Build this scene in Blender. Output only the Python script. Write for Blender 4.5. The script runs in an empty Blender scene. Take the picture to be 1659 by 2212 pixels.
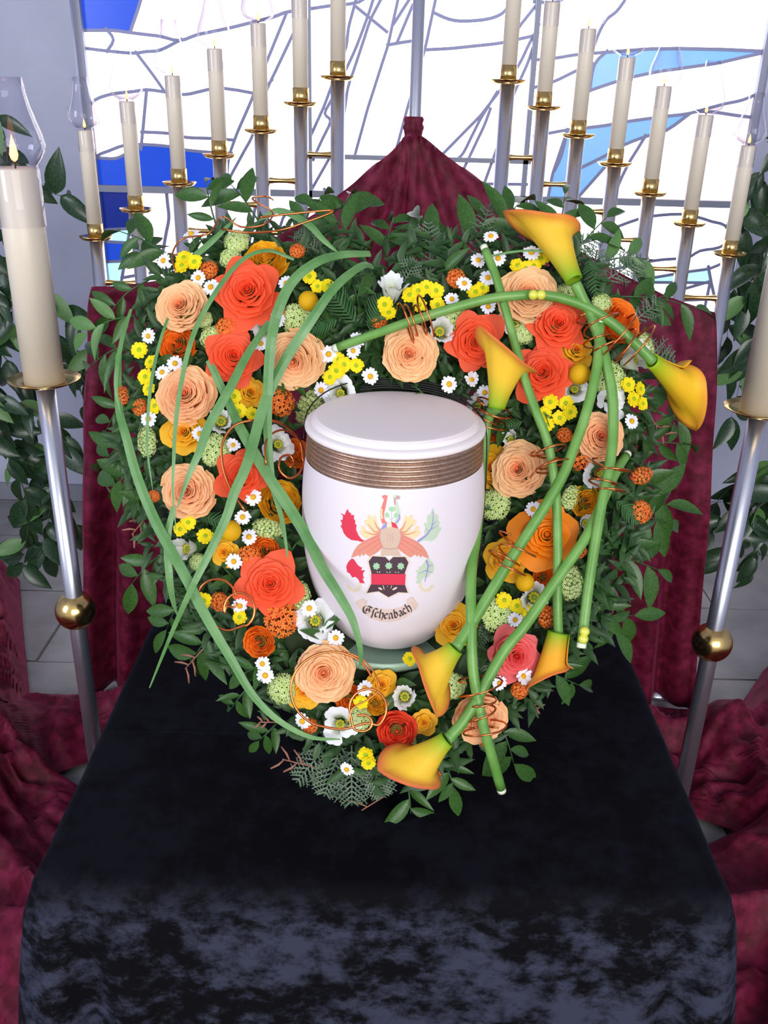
import bpy, bmesh, math, random
from math import sin, cos, pi, radians, sqrt, atan2
from mathutils import Vector as V, Matrix, noise
from mathutils.geometry import tessellate_polygon

# ------------------------------------------------------------------ camera, world, lights, exposure
COL = bpy.context.scene.collection
F_PX, CX, CY = 1948.0, 829.5, 1106.0
CAM = V((0, -1.0, 1.55))
CR = (Matrix.Rotation(radians(90 - 24.5), 3, 'X') @ Matrix.Rotation(radians(1.5), 3, 'Z'))
cd = bpy.data.cameras.new('camera'); cam = bpy.data.objects.new('camera', cd); COL.objects.link(cam)
cam.matrix_world = Matrix.Translation(CAM) @ CR.to_4x4()
cd.sensor_fit = 'HORIZONTAL'; cd.sensor_width = 36; cd.lens = 36 * F_PX / 1659; cd.clip_start = .02
bpy.context.scene.camera = cam

def s2l(c):
    return tuple(((x / 255) / 12.92 if x <= 10 else (((x / 255) + .055) / 1.055) ** 2.4) for x in c)

w = bpy.data.worlds.new('sky'); bpy.context.scene.world = w; w.use_nodes = True
bg = w.node_tree.nodes['Background']; bg.inputs[0].default_value = (.80, .87, 1.0, 1); bg.inputs[1].default_value = .62

def area(name, loc, target, sx, sy, power, col):
    l = bpy.data.lights.new(name, 'AREA'); l.shape = 'RECTANGLE'; l.size = sx; l.size_y = sy; l.energy = power; l.color = col
    o = bpy.data.objects.new(name, l); COL.objects.link(o); o.location = loc
    o.rotation_euler = (V(target) - V(loc)).to_track_quat('-Z', 'Y').to_euler(); return o
area('front_window_light', (.9, -4.2, 2.3), (0, .2, 1.0), 3.2, 2.0, 142, (1, .975, .95))
area('left_window_light', (-2.9, -1.6, 2.2), (0, .4, 1.0), 1.2, 1.6, 42, (.86, .91, 1))
vs = bpy.context.scene.view_settings
vs.view_transform = 'Standard'; vs.look = 'None'; vs.gamma = 1; vs.use_curve_mapping = False; vs.exposure = .24

# ------------------------------------------------------------------ photograph geometry -> places in the room
def ray(x, y): return CR @ V(((x - CX) / F_PX, -(y - CY) / F_PX, -1))
def at_z(x, y, z): d = ray(x, y); return CAM + d * ((z - CAM.z) / d.z)
def at_y(x, y, Y): d = ray(x, y); return CAM + d * ((Y - CAM.y) / d.y)

# ------------------------------------------------------------------ mesh helpers
def link(name, me, mats=None, parent=None, smooth=True):
    o = bpy.data.objects.new(name, me); COL.objects.link(o)
    if mats:
        for m in (mats if isinstance(mats, (list, tuple)) else [mats]): me.materials.append(m)
    if smooth: me.polygons.foreach_set('use_smooth', [True] * len(me.polygons))
    if parent:
        o.parent = parent
    return o
def mesh(vf, cols=None):
    me = bpy.data.meshes.new('m'); me.from_pydata([tuple(v) for v in vf[0]], [], vf[1])
    if cols:
        a = me.color_attributes.new('Col', 'FLOAT_COLOR', 'POINT')
        buf = []
        for c in cols: buf += [c[0], c[1], c[2], 1]
        a.data.foreach_set('color', buf)
    return me
def obj(name, vf, mat, parent=None, cols=None, smooth=True): return link(name, mesh(vf, cols), mat, parent, smooth)
def wobj(name, vf, mat, root, cols=None, smooth=True):
    """geometry given in world coordinates, parented to a root Empty"""
    inv = root.matrix_basis.inverted()
    return obj(name, ([inv @ V(v) for v in vf[0]], vf[1]), mat, root, cols, smooth)
def empty(name, loc=(0, 0, 0), M=None):
    o = bpy.data.objects.new(name, None); COL.objects.link(o); o.empty_display_size = .03
    if M is not None: o.matrix_basis = M
    else: o.location = loc
    return o
def tag(o, label, cat, group=None, kind=None):
    o['label'] = label; o['category'] = cat
    if group: o['group'] = group
    if kind: o['kind'] = kind
    return o
def struct(o): o['kind'] = 'structure'; return o
def join(parts):
    Vs, Fs = [], []
    for v, f in parts:
        k = len(Vs); Vs += list(v); Fs += [tuple(i + k for i in q) for q in f]
    return Vs, Fs
def box(x0, x1, y0, y1, z0, z1):
    v = [(x, y, z) for x in (x0, x1) for y in (y0, y1) for z in (z0, z1)]
    return v, [(0, 1, 3, 2), (4, 6, 7, 5), (0, 4, 5, 1), (2, 3, 7, 6), (0, 2, 6, 4), (1, 5, 7, 3)]
def lathe(prof, n=32, cx=0, cy=0, cap=False):
    v = [(cx + r * cos(2 * pi * k / n), cy + r * sin(2 * pi * k / n), z) for r, z in prof for k in range(n)]
    f = [(i * n + k, i * n + (k + 1) % n, (i + 1) * n + (k + 1) % n, (i + 1) * n + k) for i in range(len(prof) - 1) for k in range(n)]
    if cap: f += [tuple(range(n))[::-1], tuple((len(prof) - 1) * n + k for k in range(n))]
    return v, f
def smooth_path(P, k=4):
    P = [V(p) for p in P]
    if len(P) < 3: return P
    out = []
    Q = [P[0] * 2 - P[1]] + P + [P[-1] * 2 - P[-2]]
    for i in range(1, len(Q) - 2):
        a, b, c, d = Q[i - 1:i + 3]
        for j in range(k):
            t = j / k
            out.append(.5 * ((2 * b) + (c - a) * t + (2 * a - 5 * b + 4 * c - d) * t * t + (3 * b - a - 3 * c + d) * t ** 3))
    out.append(P[-1]); return out
def tube(P, r, n=6, cap=True, flat=None, up=None):
    """r number or function of t; flat = ratio of second axis"""
    P = [V(p) for p in P]; v = []; f = []
    up = V(up) if up else V((.13, -.3, .94))
    N = None
    for i, p in enumerate(P):
        d = (P[min(i + 1, len(P) - 1)] - P[max(i - 1, 0)]).normalized()
        if N is None or flat: N = (up - d * up.dot(d)).normalized()
        else: N = (N - d * N.dot(d)).normalized()
        B = d.cross(N); t = i / (len(P) - 1); rr = r(t) if callable(r) else r
        for k in range(n):
            a = 2 * pi * k / n
            v.append(p + N * (cos(a) * rr * (flat or 1)) + B * (sin(a) * rr))
    for i in range(len(P) - 1):
        for k in range(n): f.append((i * n + k, i * n + (k + 1) % n, (i + 1) * n + (k + 1) % n, (i + 1) * n + k))
    if cap: f += [tuple(range(n))[::-1], tuple((len(P) - 1) * n + k for k in range(n))]
    return v, f
def place(z, y=None, loc=(0, 0, 0), s=1.0, spin=0.0):
    z = V(z).normalized(); y = V(y or (0, .5, .86)); x = y.cross(z)
    if x.length < 1e-4: x = V((1, 0, 0))
    x.normalize(); y = z.cross(x)
    R = Matrix((x, y, z)).transposed() @ Matrix.Rotation(spin, 3, 'Z')
    M = (R * s).to_4x4(); M.translation = V(loc); return M
def lerp(a, b, t): return a + (b - a) * t
def mix(a, b, t): return tuple(lerp(x, y, t) for x, y in zip(a, b))
def interp(pts, x):
    if x <= pts[0][0]: return pts[0][1]
    for (a, b), (c, d) in zip(pts, pts[1:]):
        if x <= c: return lerp(b, d, (x - a) / (c - a))
    return pts[-1][1]

# ------------------------------------------------------------------ materials
def mat(name, col=(200, 200, 200), rough=.5, metal=0, spec=.5, emit=None, estr=1, attr=False, trans=0, sheen=0, noise_=None, bump=None, coat=0, sss=0, sheentint=None):
    m = bpy.data.materials.new(name); m.use_nodes = True; nt = m.node_tree; b = nt.nodes['Principled BSDF']
    c = s2l(col); b.inputs['Base Color'].default_value = (*c, 1)
    b.inputs['Roughness'].default_value = rough; b.inputs['Metallic'].default_value = metal
    b.inputs['Specular IOR Level'].default_value = spec; b.inputs['Coat Weight'].default_value = coat
    if sheen:
        b.inputs['Sheen Weight'].default_value = sheen; b.inputs['Sheen Roughness'].default_value = .35
        if sheentint: b.inputs['Sheen Tint'].default_value = (*s2l(sheentint), 1)
    if sss:
        b.inputs['Subsurface Weight'].default_value = sss; b.inputs['Subsurface Radius'].default_value = (.6, .35, .2); b.inputs['Subsurface Scale'].default_value = .01
    if emit: b.inputs['Emission Color'].default_value = (*s2l(emit), 1); b.inputs['Emission Strength'].default_value = estr
    src = None
    if attr:
        a = nt.nodes.new('ShaderNodeAttribute'); a.attribute_name = 'Col'; src = a.outputs['Color']
    tc = nt.nodes.new('ShaderNodeTexCoord')
    if noise_:   # (scale, colour2, lo, hi, detail)
        n = nt.nodes.new('ShaderNodeTexNoise'); n.inputs['Scale'].default_value = noise_[0]; n.inputs['Detail'].default_value = noise_[4] if len(noise_) > 4 else 5
        nt.links.new(tc.outputs['Object'], n.inputs['Vector'])
        r = nt.nodes.new('ShaderNodeMapRange'); r.inputs[1].default_value = noise_[2]; r.inputs[2].default_value = noise_[3]
        nt.links.new(n.outputs[0], r.inputs[0])
        mx = nt.nodes.new('ShaderNodeMix'); mx.data_type = 'RGBA'; nt.links.new(r.outputs[0], mx.inputs[0])
        if src: nt.links.new(src, mx.inputs[6])
        else: mx.inputs[6].default_value = (*c, 1)
        mx.inputs[7].default_value = (*s2l(noise_[1]), 1); src = mx.outputs[2]
    if src: nt.links.new(src, b.inputs['Base Color'])
    if trans and src is not None or trans:
        t = nt.nodes.new('ShaderNodeBsdfTranslucent'); ms = nt.nodes.new('ShaderNodeMixShader'); ms.inputs[0].default_value = trans
        if src: nt.links.new(src, t.inputs[0])
        else: t.inputs[0].default_value = (*c, 1)
        nt.links.new(b.outputs[0], ms.inputs[1]); nt.links.new(t.outputs[0], ms.inputs[2]); nt.links.new(ms.outputs[0], nt.nodes['Material Output'].inputs[0])
    if bump:
        n = nt.nodes.new('ShaderNodeTexNoise'); n.inputs['Scale'].default_value = bump[0]; n.inputs['Detail'].default_value = 4
        nt.links.new(tc.outputs['Object'], n.inputs['Vector']); bp = nt.nodes.new('ShaderNodeBump'); bp.inputs['Strength'].default_value = bump[1]; bp.inputs['Distance'].default_value = bump[2]
        nt.links.new(n.outputs[0], bp.inputs['Height']); nt.links.new(bp.outputs[0], b.inputs['Normal'])
    return m
M = {}
M['wall'] = mat('wall_plaster', (190, 194, 214), .9, noise_=(3, (178, 182, 202), .35, .7), bump=(60, .08, .01))
M['stone'] = mat('floor_stone', (150, 147, 145), .75, noise_=(6, (122, 120, 120), .3, .7), bump=(30, .1, .01))
M['grout'] = mat('floor_grout', (120, 117, 112), .9)
M['steel'] = mat('frame_steel', (160, 164, 180), .6, .2)
M['lead'] = mat('lead_came', (146, 148, 184), .5, .3)
def paneMat(n, c, s):
    m = mat(n, c, .25, emit=c, estr=s, noise_=(7, tuple(int(x * .9) for x in c), .3, .8)); return m
M['white'] = paneMat('glass_white', (250, 248, 255), 2.3)
M['pink'] = paneMat('glass_pink', (246, 224, 228), .98)
M['deep'] = paneMat('glass_deep_blue', (22, 74, 205), .52)
M['navy'] = paneMat('glass_navy', (16, 40, 140), .38)
M['sky'] = paneMat('glass_sky_blue', (118, 172, 240), .66)
M['cyan'] = paneMat('glass_cyan', (170, 235, 255), 1.0)
M['brushed'] = mat('brushed_steel', (214, 215, 226), .3, .92)
M['brass'] = mat('polished_brass', (232, 196, 124), .2, 1)
M['wax'] = mat('candle_wax', (222, 210, 192), .42, sss=.25)
M['wick'] = mat('candle_wick', (40, 30, 25), .9)
M['flame'] = mat('candle_flame', (255, 190, 110), .5, emit=(255, 150, 80), estr=5)
g = bpy.data.materials.new('clear_glass'); g.use_nodes = True; nt = g.node_tree; nt.nodes.clear()
out = nt.nodes.new('ShaderNodeOutputMaterial'); tr = nt.nodes.new('ShaderNodeBsdfTransparent'); gl = nt.nodes.new('ShaderNodeBsdfGlossy'); ms = nt.nodes.new('ShaderNodeMixShader'); fr = nt.nodes.new('ShaderNodeLayerWeight')
tr.inputs[0].default_value = (.93, .94, .98, 1); gl.inputs['Roughness'].default_value = .03; fr.inputs[0].default_value = .35
mr = nt.nodes.new('ShaderNodeMapRange'); mr.inputs[3].default_value = .06; mr.inputs[4].default_value = .95
nt.links.new(fr.outputs['Facing'], mr.inputs[0]); mp = nt.nodes.new('ShaderNodeMath'); mp.operation = 'POWER'; mp.inputs[1].default_value = 1.5
tm = nt.nodes.new('ShaderNodeMix'); tm.data_type = 'RGBA'; tm.inputs[6].default_value = (.97, .97, 1, 1); tm.inputs[7].default_value = (.42, .42, .58, 1)
t2 = nt.nodes.new('ShaderNodeMath'); t2.operation = 'POWER'; t2.inputs[1].default_value = 2.2; nt.links.new(fr.outputs['Facing'], t2.inputs[0]); nt.links.new(t2.outputs[0], tm.inputs[0]); nt.links.new(tm.outputs[2], tr.inputs[0])
nt.links.new(mr.outputs[0], mp.inputs[0]); nt.links.new(mp.outputs[0], ms.inputs[0]); nt.links.new(tr.outputs[0], ms.inputs[1]); nt.links.new(gl.outputs[0], ms.inputs[2]); nt.links.new(ms.outputs[0], out.inputs[0])
M['glass'] = g
M['burg'] = mat('burgundy_crushed_velvet', (84, 8, 32), .6, spec=.25, sheen=.4, sheentint=(225, 110, 150), noise_=(34, (130, 30, 66), .40, .74, 8), bump=(70, .3, .004))
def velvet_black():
    """hanging part crushed into pale patches; dark nap sheen of the top painted in"""
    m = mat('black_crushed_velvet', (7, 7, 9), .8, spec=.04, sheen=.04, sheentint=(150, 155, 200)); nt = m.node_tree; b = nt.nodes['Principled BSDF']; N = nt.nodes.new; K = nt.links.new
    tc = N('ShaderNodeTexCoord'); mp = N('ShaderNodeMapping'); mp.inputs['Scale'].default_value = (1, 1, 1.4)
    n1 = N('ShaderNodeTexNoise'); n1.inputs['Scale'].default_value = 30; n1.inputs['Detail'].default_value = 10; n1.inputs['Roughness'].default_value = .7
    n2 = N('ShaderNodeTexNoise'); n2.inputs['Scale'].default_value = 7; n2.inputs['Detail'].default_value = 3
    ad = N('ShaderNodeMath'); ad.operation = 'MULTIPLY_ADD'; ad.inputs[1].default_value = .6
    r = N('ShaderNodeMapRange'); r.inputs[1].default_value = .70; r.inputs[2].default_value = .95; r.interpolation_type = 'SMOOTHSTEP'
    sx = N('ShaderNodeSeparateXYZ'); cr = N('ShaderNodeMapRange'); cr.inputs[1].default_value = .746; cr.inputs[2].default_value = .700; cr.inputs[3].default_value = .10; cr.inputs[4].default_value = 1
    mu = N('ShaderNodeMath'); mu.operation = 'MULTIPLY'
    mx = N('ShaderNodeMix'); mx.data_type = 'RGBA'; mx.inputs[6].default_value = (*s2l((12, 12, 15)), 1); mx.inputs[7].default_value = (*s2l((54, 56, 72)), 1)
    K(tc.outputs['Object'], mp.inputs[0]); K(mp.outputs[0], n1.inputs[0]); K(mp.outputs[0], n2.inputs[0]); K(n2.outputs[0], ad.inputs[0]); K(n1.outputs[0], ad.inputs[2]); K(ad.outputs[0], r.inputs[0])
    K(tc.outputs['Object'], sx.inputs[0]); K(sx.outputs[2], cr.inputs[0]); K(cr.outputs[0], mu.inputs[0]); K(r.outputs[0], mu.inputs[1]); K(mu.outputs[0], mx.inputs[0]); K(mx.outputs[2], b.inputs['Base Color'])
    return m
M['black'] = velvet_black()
M['petal'] = mat('flower_petal', rough=.55, spec=.3, attr=True, trans=.22)
M['fine'] = mat('flower_detail', rough=.6, spec=.25, attr=True, trans=.1)
M['leaf'] = mat('glossy_leaf', (44, 82, 34), .36, spec=.4, noise_=(40, (80, 118, 52), .4, .75), trans=.12)
M['leafp'] = mat('pale_leaf', (86, 128, 70), .4, spec=.5, noise_=(40, (110, 150, 84), .4, .75), trans=.2)
M['ficus'] = mat('fig_leaf', (26, 52, 32), .3, spec=.6, noise_=(30, (58, 90, 54), .4, .75), trans=.12)
M['conifer'] = mat('conifer_green', (84, 108, 84), .6, noise_=(60, (120, 138, 112), .35, .7))
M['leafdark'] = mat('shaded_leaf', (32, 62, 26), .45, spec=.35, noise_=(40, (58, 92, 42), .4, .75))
M['fern'] = mat('fern_green', (54, 98, 48), .5, trans=.15)
M['moss'] = mat('moss_green', (34, 50, 28), .85, noise_=(50, (52, 72, 36), .4, .7))
M['twig'] = mat('brown_twig', (150, 98, 80), .7)
M['bark'] = mat('fig_bark', (110, 100, 86), .8, noise_=(60, (80, 70, 58), .4, .7))
M['grass'] = mat('grass_blade', (86, 138, 72), .42, spec=.55, noise_=(25, (124, 168, 106), .35, .75), trans=.15)
M['stem'] = mat('calla_stem', (92, 142, 60), .38, spec=.45, noise_=(30, (118, 164, 84), .4, .7))
M['cut'] = mat('cut_stem_end', (222, 232, 205), .6)
M['copper'] = mat('copper_wire', (226, 128, 74), .22, 1)
M['pearl'] = mat('yellow_pearl', (216, 216, 80), .2, .05, coat=.5)
M['urn'] = mat('urn_ceramic', (226, 217, 224), .5, spec=.25)
M['lid'] = mat('urn_lid_ceramic', (236, 227, 228), .55, spec=.25)
M['band'] = mat('bronze_band', (186, 156, 140), .36, .8, noise_=(300, (160, 130, 112), .4, .7))
M['cord'] = mat('black_cord', (18, 18, 20), .6)
M['plate'] = mat('green_plate', (172, 204, 180), .3, spec=.5)
M['felt'] = mat('dark_pedestal', (30, 40, 32), .8)
for k, c in dict(red=(216, 58, 82), orange=(216, 142, 122), salmon=(224, 120, 112), yellow=(232, 206, 160), pgreen=(190, 206, 182), pblue=(150, 150, 196), cream=(226, 208, 180), dark=(78, 58, 68), tan=(205, 178, 158), pinkish=(222, 198, 190), ink=(78, 66, 68), lgreen=(160, 200, 160), mauve=(190, 150, 150)).items():
    M['d_' + k] = mat('print_' + k, c, .5, spec=.3)

# ------------------------------------------------------------------ room
YB = 2.45
WX0, WX1, WZ0, WZ1 = -1.10, 1.285, .62, 2.62
fl = empty('floor', (0, 0, 0)); struct(fl)
wobj('grout_bed', box(-3.3, 3.3, -4.6, YB, -.06, -.012), M['grout'], fl)
rnd = random.Random(5)
tiles = []
tw, td = .62, .42
for j in range(-3, 6):
    for i in range(-6, 7):
        x0 = i * tw + (.31 if j % 2 else 0) - .1; y0 = j * td; y1 = min(y0 + td, YB)
        if y1 <= y0 or x0 > 3.25 or x0 < -3.8: continue
        q = rnd.uniform(-.003, .001)
        tiles.append(wobj('floor_tile', box(x0 + .004, x0 + tw - .004, y0 + .004, y1 - .004, -.03, q - .001), M['stone'], fl, smooth=False))
wb = empty('wall_back', (0, YB, 0)); struct(wb)
wobj('wall_panel', join([box(-3.3, WX0, YB, YB + .3, 0, 3.2), box(WX1, 3.3, YB, YB + .3, 0, 3.2), box(WX0, WX1, YB, YB + .3, 0, WZ0), box(WX0, WX1, YB, YB + .3, WZ1, 3.2)]), M['wall'], wb, smooth=False)
struct(obj('wall_left', box(-3.4, -3.3, -2.6, YB + .3, 0, 3.2), M['wall'], smooth=False))
struct(obj('wall_right', box(3.3, 3.4, -2.6, YB + .3, 0, 3.2), M['wall'], smooth=False))
struct(obj('ceiling', box(-3.4, 3.4, -1.2, YB + .3, 3.2, 3.3), M['wall'], smooth=False))
struct(obj('baseboard_back', box(-3.3, 3.3, YB - .02, YB, 0, .07), mat('baseboard_grey', (140, 142, 152), .7), smooth=False))

# stained-glass window: cames traced from the photograph, panes = faces of their network
LINES = [
 [(305, -2), (299, 20), (284, 64), (283, 72)], [(150, 64), (186, 66), (243, 66), (348, 79), (388, 88), (425, 76), (500, 60), (540, 50), (591, 37), (618, 27), (713, 13), (775, 5), (800, -20)],
 [(150, 104), (189, 105), (230, 110), (287, 115), (348, 108), (395, 84)], [(228, 60), (246, 86), (230, 114)],
 [(292, 110), (330, 160), (358, 200)], [(150, 240), (206, 216), (243, 203), (320, 194), (400, 204), (470, 190), (560, 200), (590, 170)], [(318, 190), (309, 287), (305, 325)],
 [(304, 285), (363, 288), (405, 297), (459, 299), (510, 303)], [(150, 352), (214, 335), (236, 326), (270, 314), (314, 312), (365, 316), (405, 324), (459, 329), (504, 331)],
 [(150, 341), (216, 341), (250, 342), (275, 331), (312, 310)], [(620, 27), (576, 135), (544, 216), (512, 290), (495, 340), (488, 420)], [(640, 60), (579, 189), (544, 297), (500, 378), (480, 420)],
 [(768, 0), (753, 61), (748, 101), (700, 230), (655, 330)], [(806, -2), (794, 37), (770, 101), (750, 145), (716, 216), (702, 245), (714, 262), (680, 337), (676, 348)],
 [(822, -2), (800, 44), (752, 189), (735, 300), (690, 380), (660, 430), (612, 470), (600, 520)], [(768, 14), (838, 71), (842, 74)], [(859, -2), (838, 98), (794, 236), (764, 345)],
 [(883, -2), (851, 51), (845, 56)], [(893, 8), (856, 96)], [(834, 98), (888, 89), (915, 88)], [(940, -2), (919, 101), (881, 230), (850, 345)],
 [(915, 108), (972, 105), (1060, 96), (1087, 92), (1160, 76)], [(933, 26), (970, 42), (1006, 46), (1060, 40), (1092, 22), (1100, -10)],
 [(1165, 50), (1118, 144), (1080, 195), (1037, 250), (954, 335), (950, 342)], [(1075, 196), (1037, 258), (1000, 331), (985, 345)], [(1060, 232), (1046, 270), (1000, 368), (990, 400)],
 [(1162, 70), (1139, 137), (1110, 202), (1080, 300), (1055, 370), (1030, 440)], [(1165, 2), (1120, 60), (1105, 90)], [(990, 397), (1060, 397), (1130, 398), (1140, 398)],
 [(1150, 4), (1204, 5), (1262, -8)], [(1376, -3), (1331, 25), (1309, 43), (1291, 76), (1274, 126)],
 [(1150, 130), (1197, 126), (1240, 119), (1320, 112), (1400, 106), (1464, 105), (1560, 107), (1680, 112)], [(1273, 196), (1320, 180), (1360, 168), (1421, 155), (1547, 137), (1670, 112)], [(1313, 108), (1283, 140), (1272, 200)],
 [(1150, 190), (1194, 177), (1240, 155), (1282, 136)], [(1150, 294), (1222, 281), (1305, 271), (1349, 263), (1399, 256), (1486, 245), (1565, 224), (1602, 216), (1680, 200)],
 [(1500, 240), (1540, 242), (1587, 249), (1680, 256)], [(1492, 243), (1439, 281), (1396, 294), (1345, 314), (1305, 337), (1250, 364), (1240, 368)], [(1226, 276), (1193, 375), (1180, 440)], [(1196, 370), (1210, 340), (1222, 296)],
 [(1395, 290), (1356, 354), (1334, 401), (1326, 440)], [(1349, 310), (1302, 365), (1240, 435)], [(1200, 560), (1258, 523), (1320, 494), (1374, 474), (1410, 466), (1468, 462), (1507, 469), (1565, 487), (1680, 520)],
 [(1200, 610), (1385, 567), (1430, 560), (1482, 556), (1511, 541), (1551, 534), (1680, 515)], [(1200, 640), (1392, 602), (1450, 592), (1535, 578), (1680, 560)], [(1300, 614), (1392, 609), (1532, 610)], [(1528, 572), (1535, 610), (1542, 640)], [(1480, 622), (1536, 606)], [(1470, 648), (1545, 645)], [(1534, 600), (1515, 690)],
 [(150, 497), (224, 496), (282, 493)], [(150, 521), (226, 521), (279, 524)], [(150, 566), (228, 565), (271, 563)], [(284, 405), (282, 492), (277, 524), (265, 600), (258, 900)],
 [(360, 405), (366, 470), (350, 560), (330, 700)], [(560, 400), (540, 520), (500, 640)], [(262, 600), (400, 575), (560, 590), (700, 560), (760, 640)], [(700, 405), (740, 520), (820, 620), (900, 600), (1000, 480), (1010, 430)],
]
SEEDS = {'deep': [(230, 30), (250, 380), (345, 370), (430, 370), (250, 545), (480, 380), (390, 340)], 'navy': [(250, 450)], 'sky': [(1300, 160), (1450, 125), (1400, 275), (1280, 330), (1205, 350), (1215, 310), (1340, 290)],
 'white': [(1450, 520), (950, 360)], 'cyan': [(1450, 606), (1500, 640), (253, 508), (250, 585)], 'pink': [(330, 30), (240, 270), (335, 245), (450, 20), (1450, 350), (1550, 330), (1600, 240), (540, 20)]}
def build_window():
    win = empty('window_1', (0, YB, WZ0)); struct(win)
    z_bar = 1.234
    def W(p): q = at_y(p[0], p[1], YB + .06); return (q.x, q.z)
    segs = []; cames = []
    for L in LINES:
        Q = [W(p) for p in L]
        for e, s in ((0, 1), (-1, -2)):      # run lines cut by the picture on up to the head of the window
            if L[e][1] < 1:
                a, b = Q[e], Q[s]; dz = a[1] - b[1]
                if dz > 1e-4:
                    t = (WZ1 + .05 - b[1]) / dz; x = b[0] + (a[0] - b[0]) * t
                    x = max(WX0 - .2, min(WX1 + .2, x)); Q[e] = (x, WZ1 + .05)
        cames.append(Q); X = list(Q)
        for e, s in ((0, 1), (-1, -2)):
            a, b = X[e], X[s]; l_ = sqrt((a[0] - b[0]) ** 2 + (a[1] - b[1]) ** 2) + 1e-9; X[e] = (a[0] + (a[0] - b[0]) / l_ * .016, a[1] + (a[1] - b[1]) / l_ * .016)
        segs += list(zip(X, X[1:]))
    xm1 = (W((665, 0))[0] + W((672, 410))[0]) / 2; xm2 = (W((1159, 0))[0] + W((1130, 433))[0]) / 2
    zm = W((850, 341))[1]
    rails = [((WX0, WZ0), (WX1, WZ0)), ((WX0, WZ1), (WX1, WZ1)), ((WX0, WZ0), (WX0, WZ1)), ((WX1, WZ0), (WX1, WZ1)), ((WX0 - .05, z_bar), (WX1 + .05, z_bar)), ((xm1, z_bar - .02), (xm1, WZ1 + .02)), ((xm2, z_bar - .02), (xm2, WZ1 + .02)), ((xm1 - .02, zm), (xm2 + .02, zm)), ((xm1 - .02, 1.95), (xm2 + .02, 1.95))]
    S = []
    for a, b in segs + rails:      # clip
        t0, t1 = 0., 1.; d = (b[0] - a[0], b[1] - a[1]); ok = True
        for p, q in ((-d[0], a[0] - WX0), (d[0], WX1 - a[0]), (-d[1], a[1] - WZ0), (d[1], WZ1 - a[1])):
            if abs(p) < 1e-12:
                if q < -1e-9: ok = False
            else:
                r = q / p
                if p < 0: t0 = max(t0, r)
                else: t1 = min(t1, r)
        if ok and t1 > t0 + 1e-6: S.append(((a[0] + d[0] * t0, a[1] + d[1] * t0), (a[0] + d[0] * t1, a[1] + d[1] * t1)))
    pts = []
    def pid(p):
        for i, q in enumerate(pts):
            if abs(q[0] - p[0]) < .004 and abs(q[1] - p[1]) < .004: return i
        pts.append(p); return len(pts) - 1
    E = set()
    for i, (a, b) in enumerate(S):
        ts = [0, 1]; d = (b[0] - a[0], b[1] - a[1])
        for j, (c, e) in enumerate(S):
            if i == j: continue
            g2 = (e[0] - c[0], e[1] - c[1]); den = d[0] * g2[1] - d[1] * g2[0]
            if abs(den) < 1e-12: 
                for p in (c, e):
                    L2 = d[0] ** 2 + d[1] ** 2; t = ((p[0] - a[0]) * d[0] + (p[1] - a[1]) * d[1]) / L2
                    if 0 < t < 1 and abs((a[0] + d[0] * t) - p[0]) + abs((a[1] + d[1] * t) - p[1]) < 1e-3: ts.append(t)
                continue
            t = ((c[0] - a[0]) * g2[1] - (c[1] - a[1]) * g2[0]) / den; u = ((c[0] - a[0]) * d[1] - (c[1] - a[1]) * d[0]) / den
            if -1e-6 <= t <= 1 + 1e-6 and -1e-6 <= u <= 1 + 1e-6: ts.append(min(1, max(0, t)))
        ts.sort(); ids = [pid((a[0] + d[0] * t, a[1] + d[1] * t)) for t in ts]
        for p, q in zip(ids, ids[1:]):
            if p != q: E.add((min(p, q), max(p, q)))
    while True:
        deg = {}
        for p, q in E: deg[p] = deg.get(p, 0) + 1; deg[q] = deg.get(q, 0) + 1
        bad = [e for e in E if deg[e[0]] < 2 or deg[e[1]] < 2]
        if not bad: break
        E -= set(bad)
    adj = {}
    for p, q in E: adj.setdefault(p, []).append(q); adj.setdefault(q, []).append(p)
    for p in adj: adj[p].sort(key=lambda q: atan2(pts[q][1] - pts[p][1], pts[q][0] - pts[p][0]))
    seen = set(); faces = []
    for p in adj:
        for q in adj[p]:
            if (p, q) in seen: continue
            f = []; a, b = p, q
            while (a, b) not in seen:
                seen.add((a, b)); f.append(a); L = adj[b]; a, b = b, L[(L.index(a) - 1) % len(L)]
            A = sum(pts[f[i]][0] * pts[f[(i + 1) % len(f)]][1] - pts[f[(i + 1) % len(f)]][0] * pts[f[i]][1] for i in range(len(f))) / 2
            if A > 2e-5: faces.append((A, [pts[i] for i in f]))
    def inside(P, x, y):
        c = False
        for (x0, y0), (x1, y1) in zip(P, P[1:] + P[:1]):
            if (y0 > y) != (y1 > y) and x < (x1 - x0) * (y - y0) / (y1 - y0) + x0: c = not c
        return c
    sd = [(k, W(p)) for k, L in SEEDS.items() for p in L]
    for A, P in faces:
        key = 'white'
        cz = sum(p[1] for p in P) / len(P)
        if cz < z_bar: key = 'pink'
        for k, (x, z) in sd:
            if inside(P, x, z): key = k; break
        tri = tessellate_polygon([[V((x, z, 0)) for x, z in P]]); n = len(P)
        vv = [(x, YB + .055, z) for x, z in P] + [(x, YB + .061, z) for x, z in P]
        ff = [t for t in tri] + [tuple(i + n for i in t)[::-1] for t in tri] + [(i, (i + 1) % n, (i + 1) % n + n, i + n) for i in range(n)]
        wobj('pane', (vv, ff), M[key], win, smooth=False)
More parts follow.
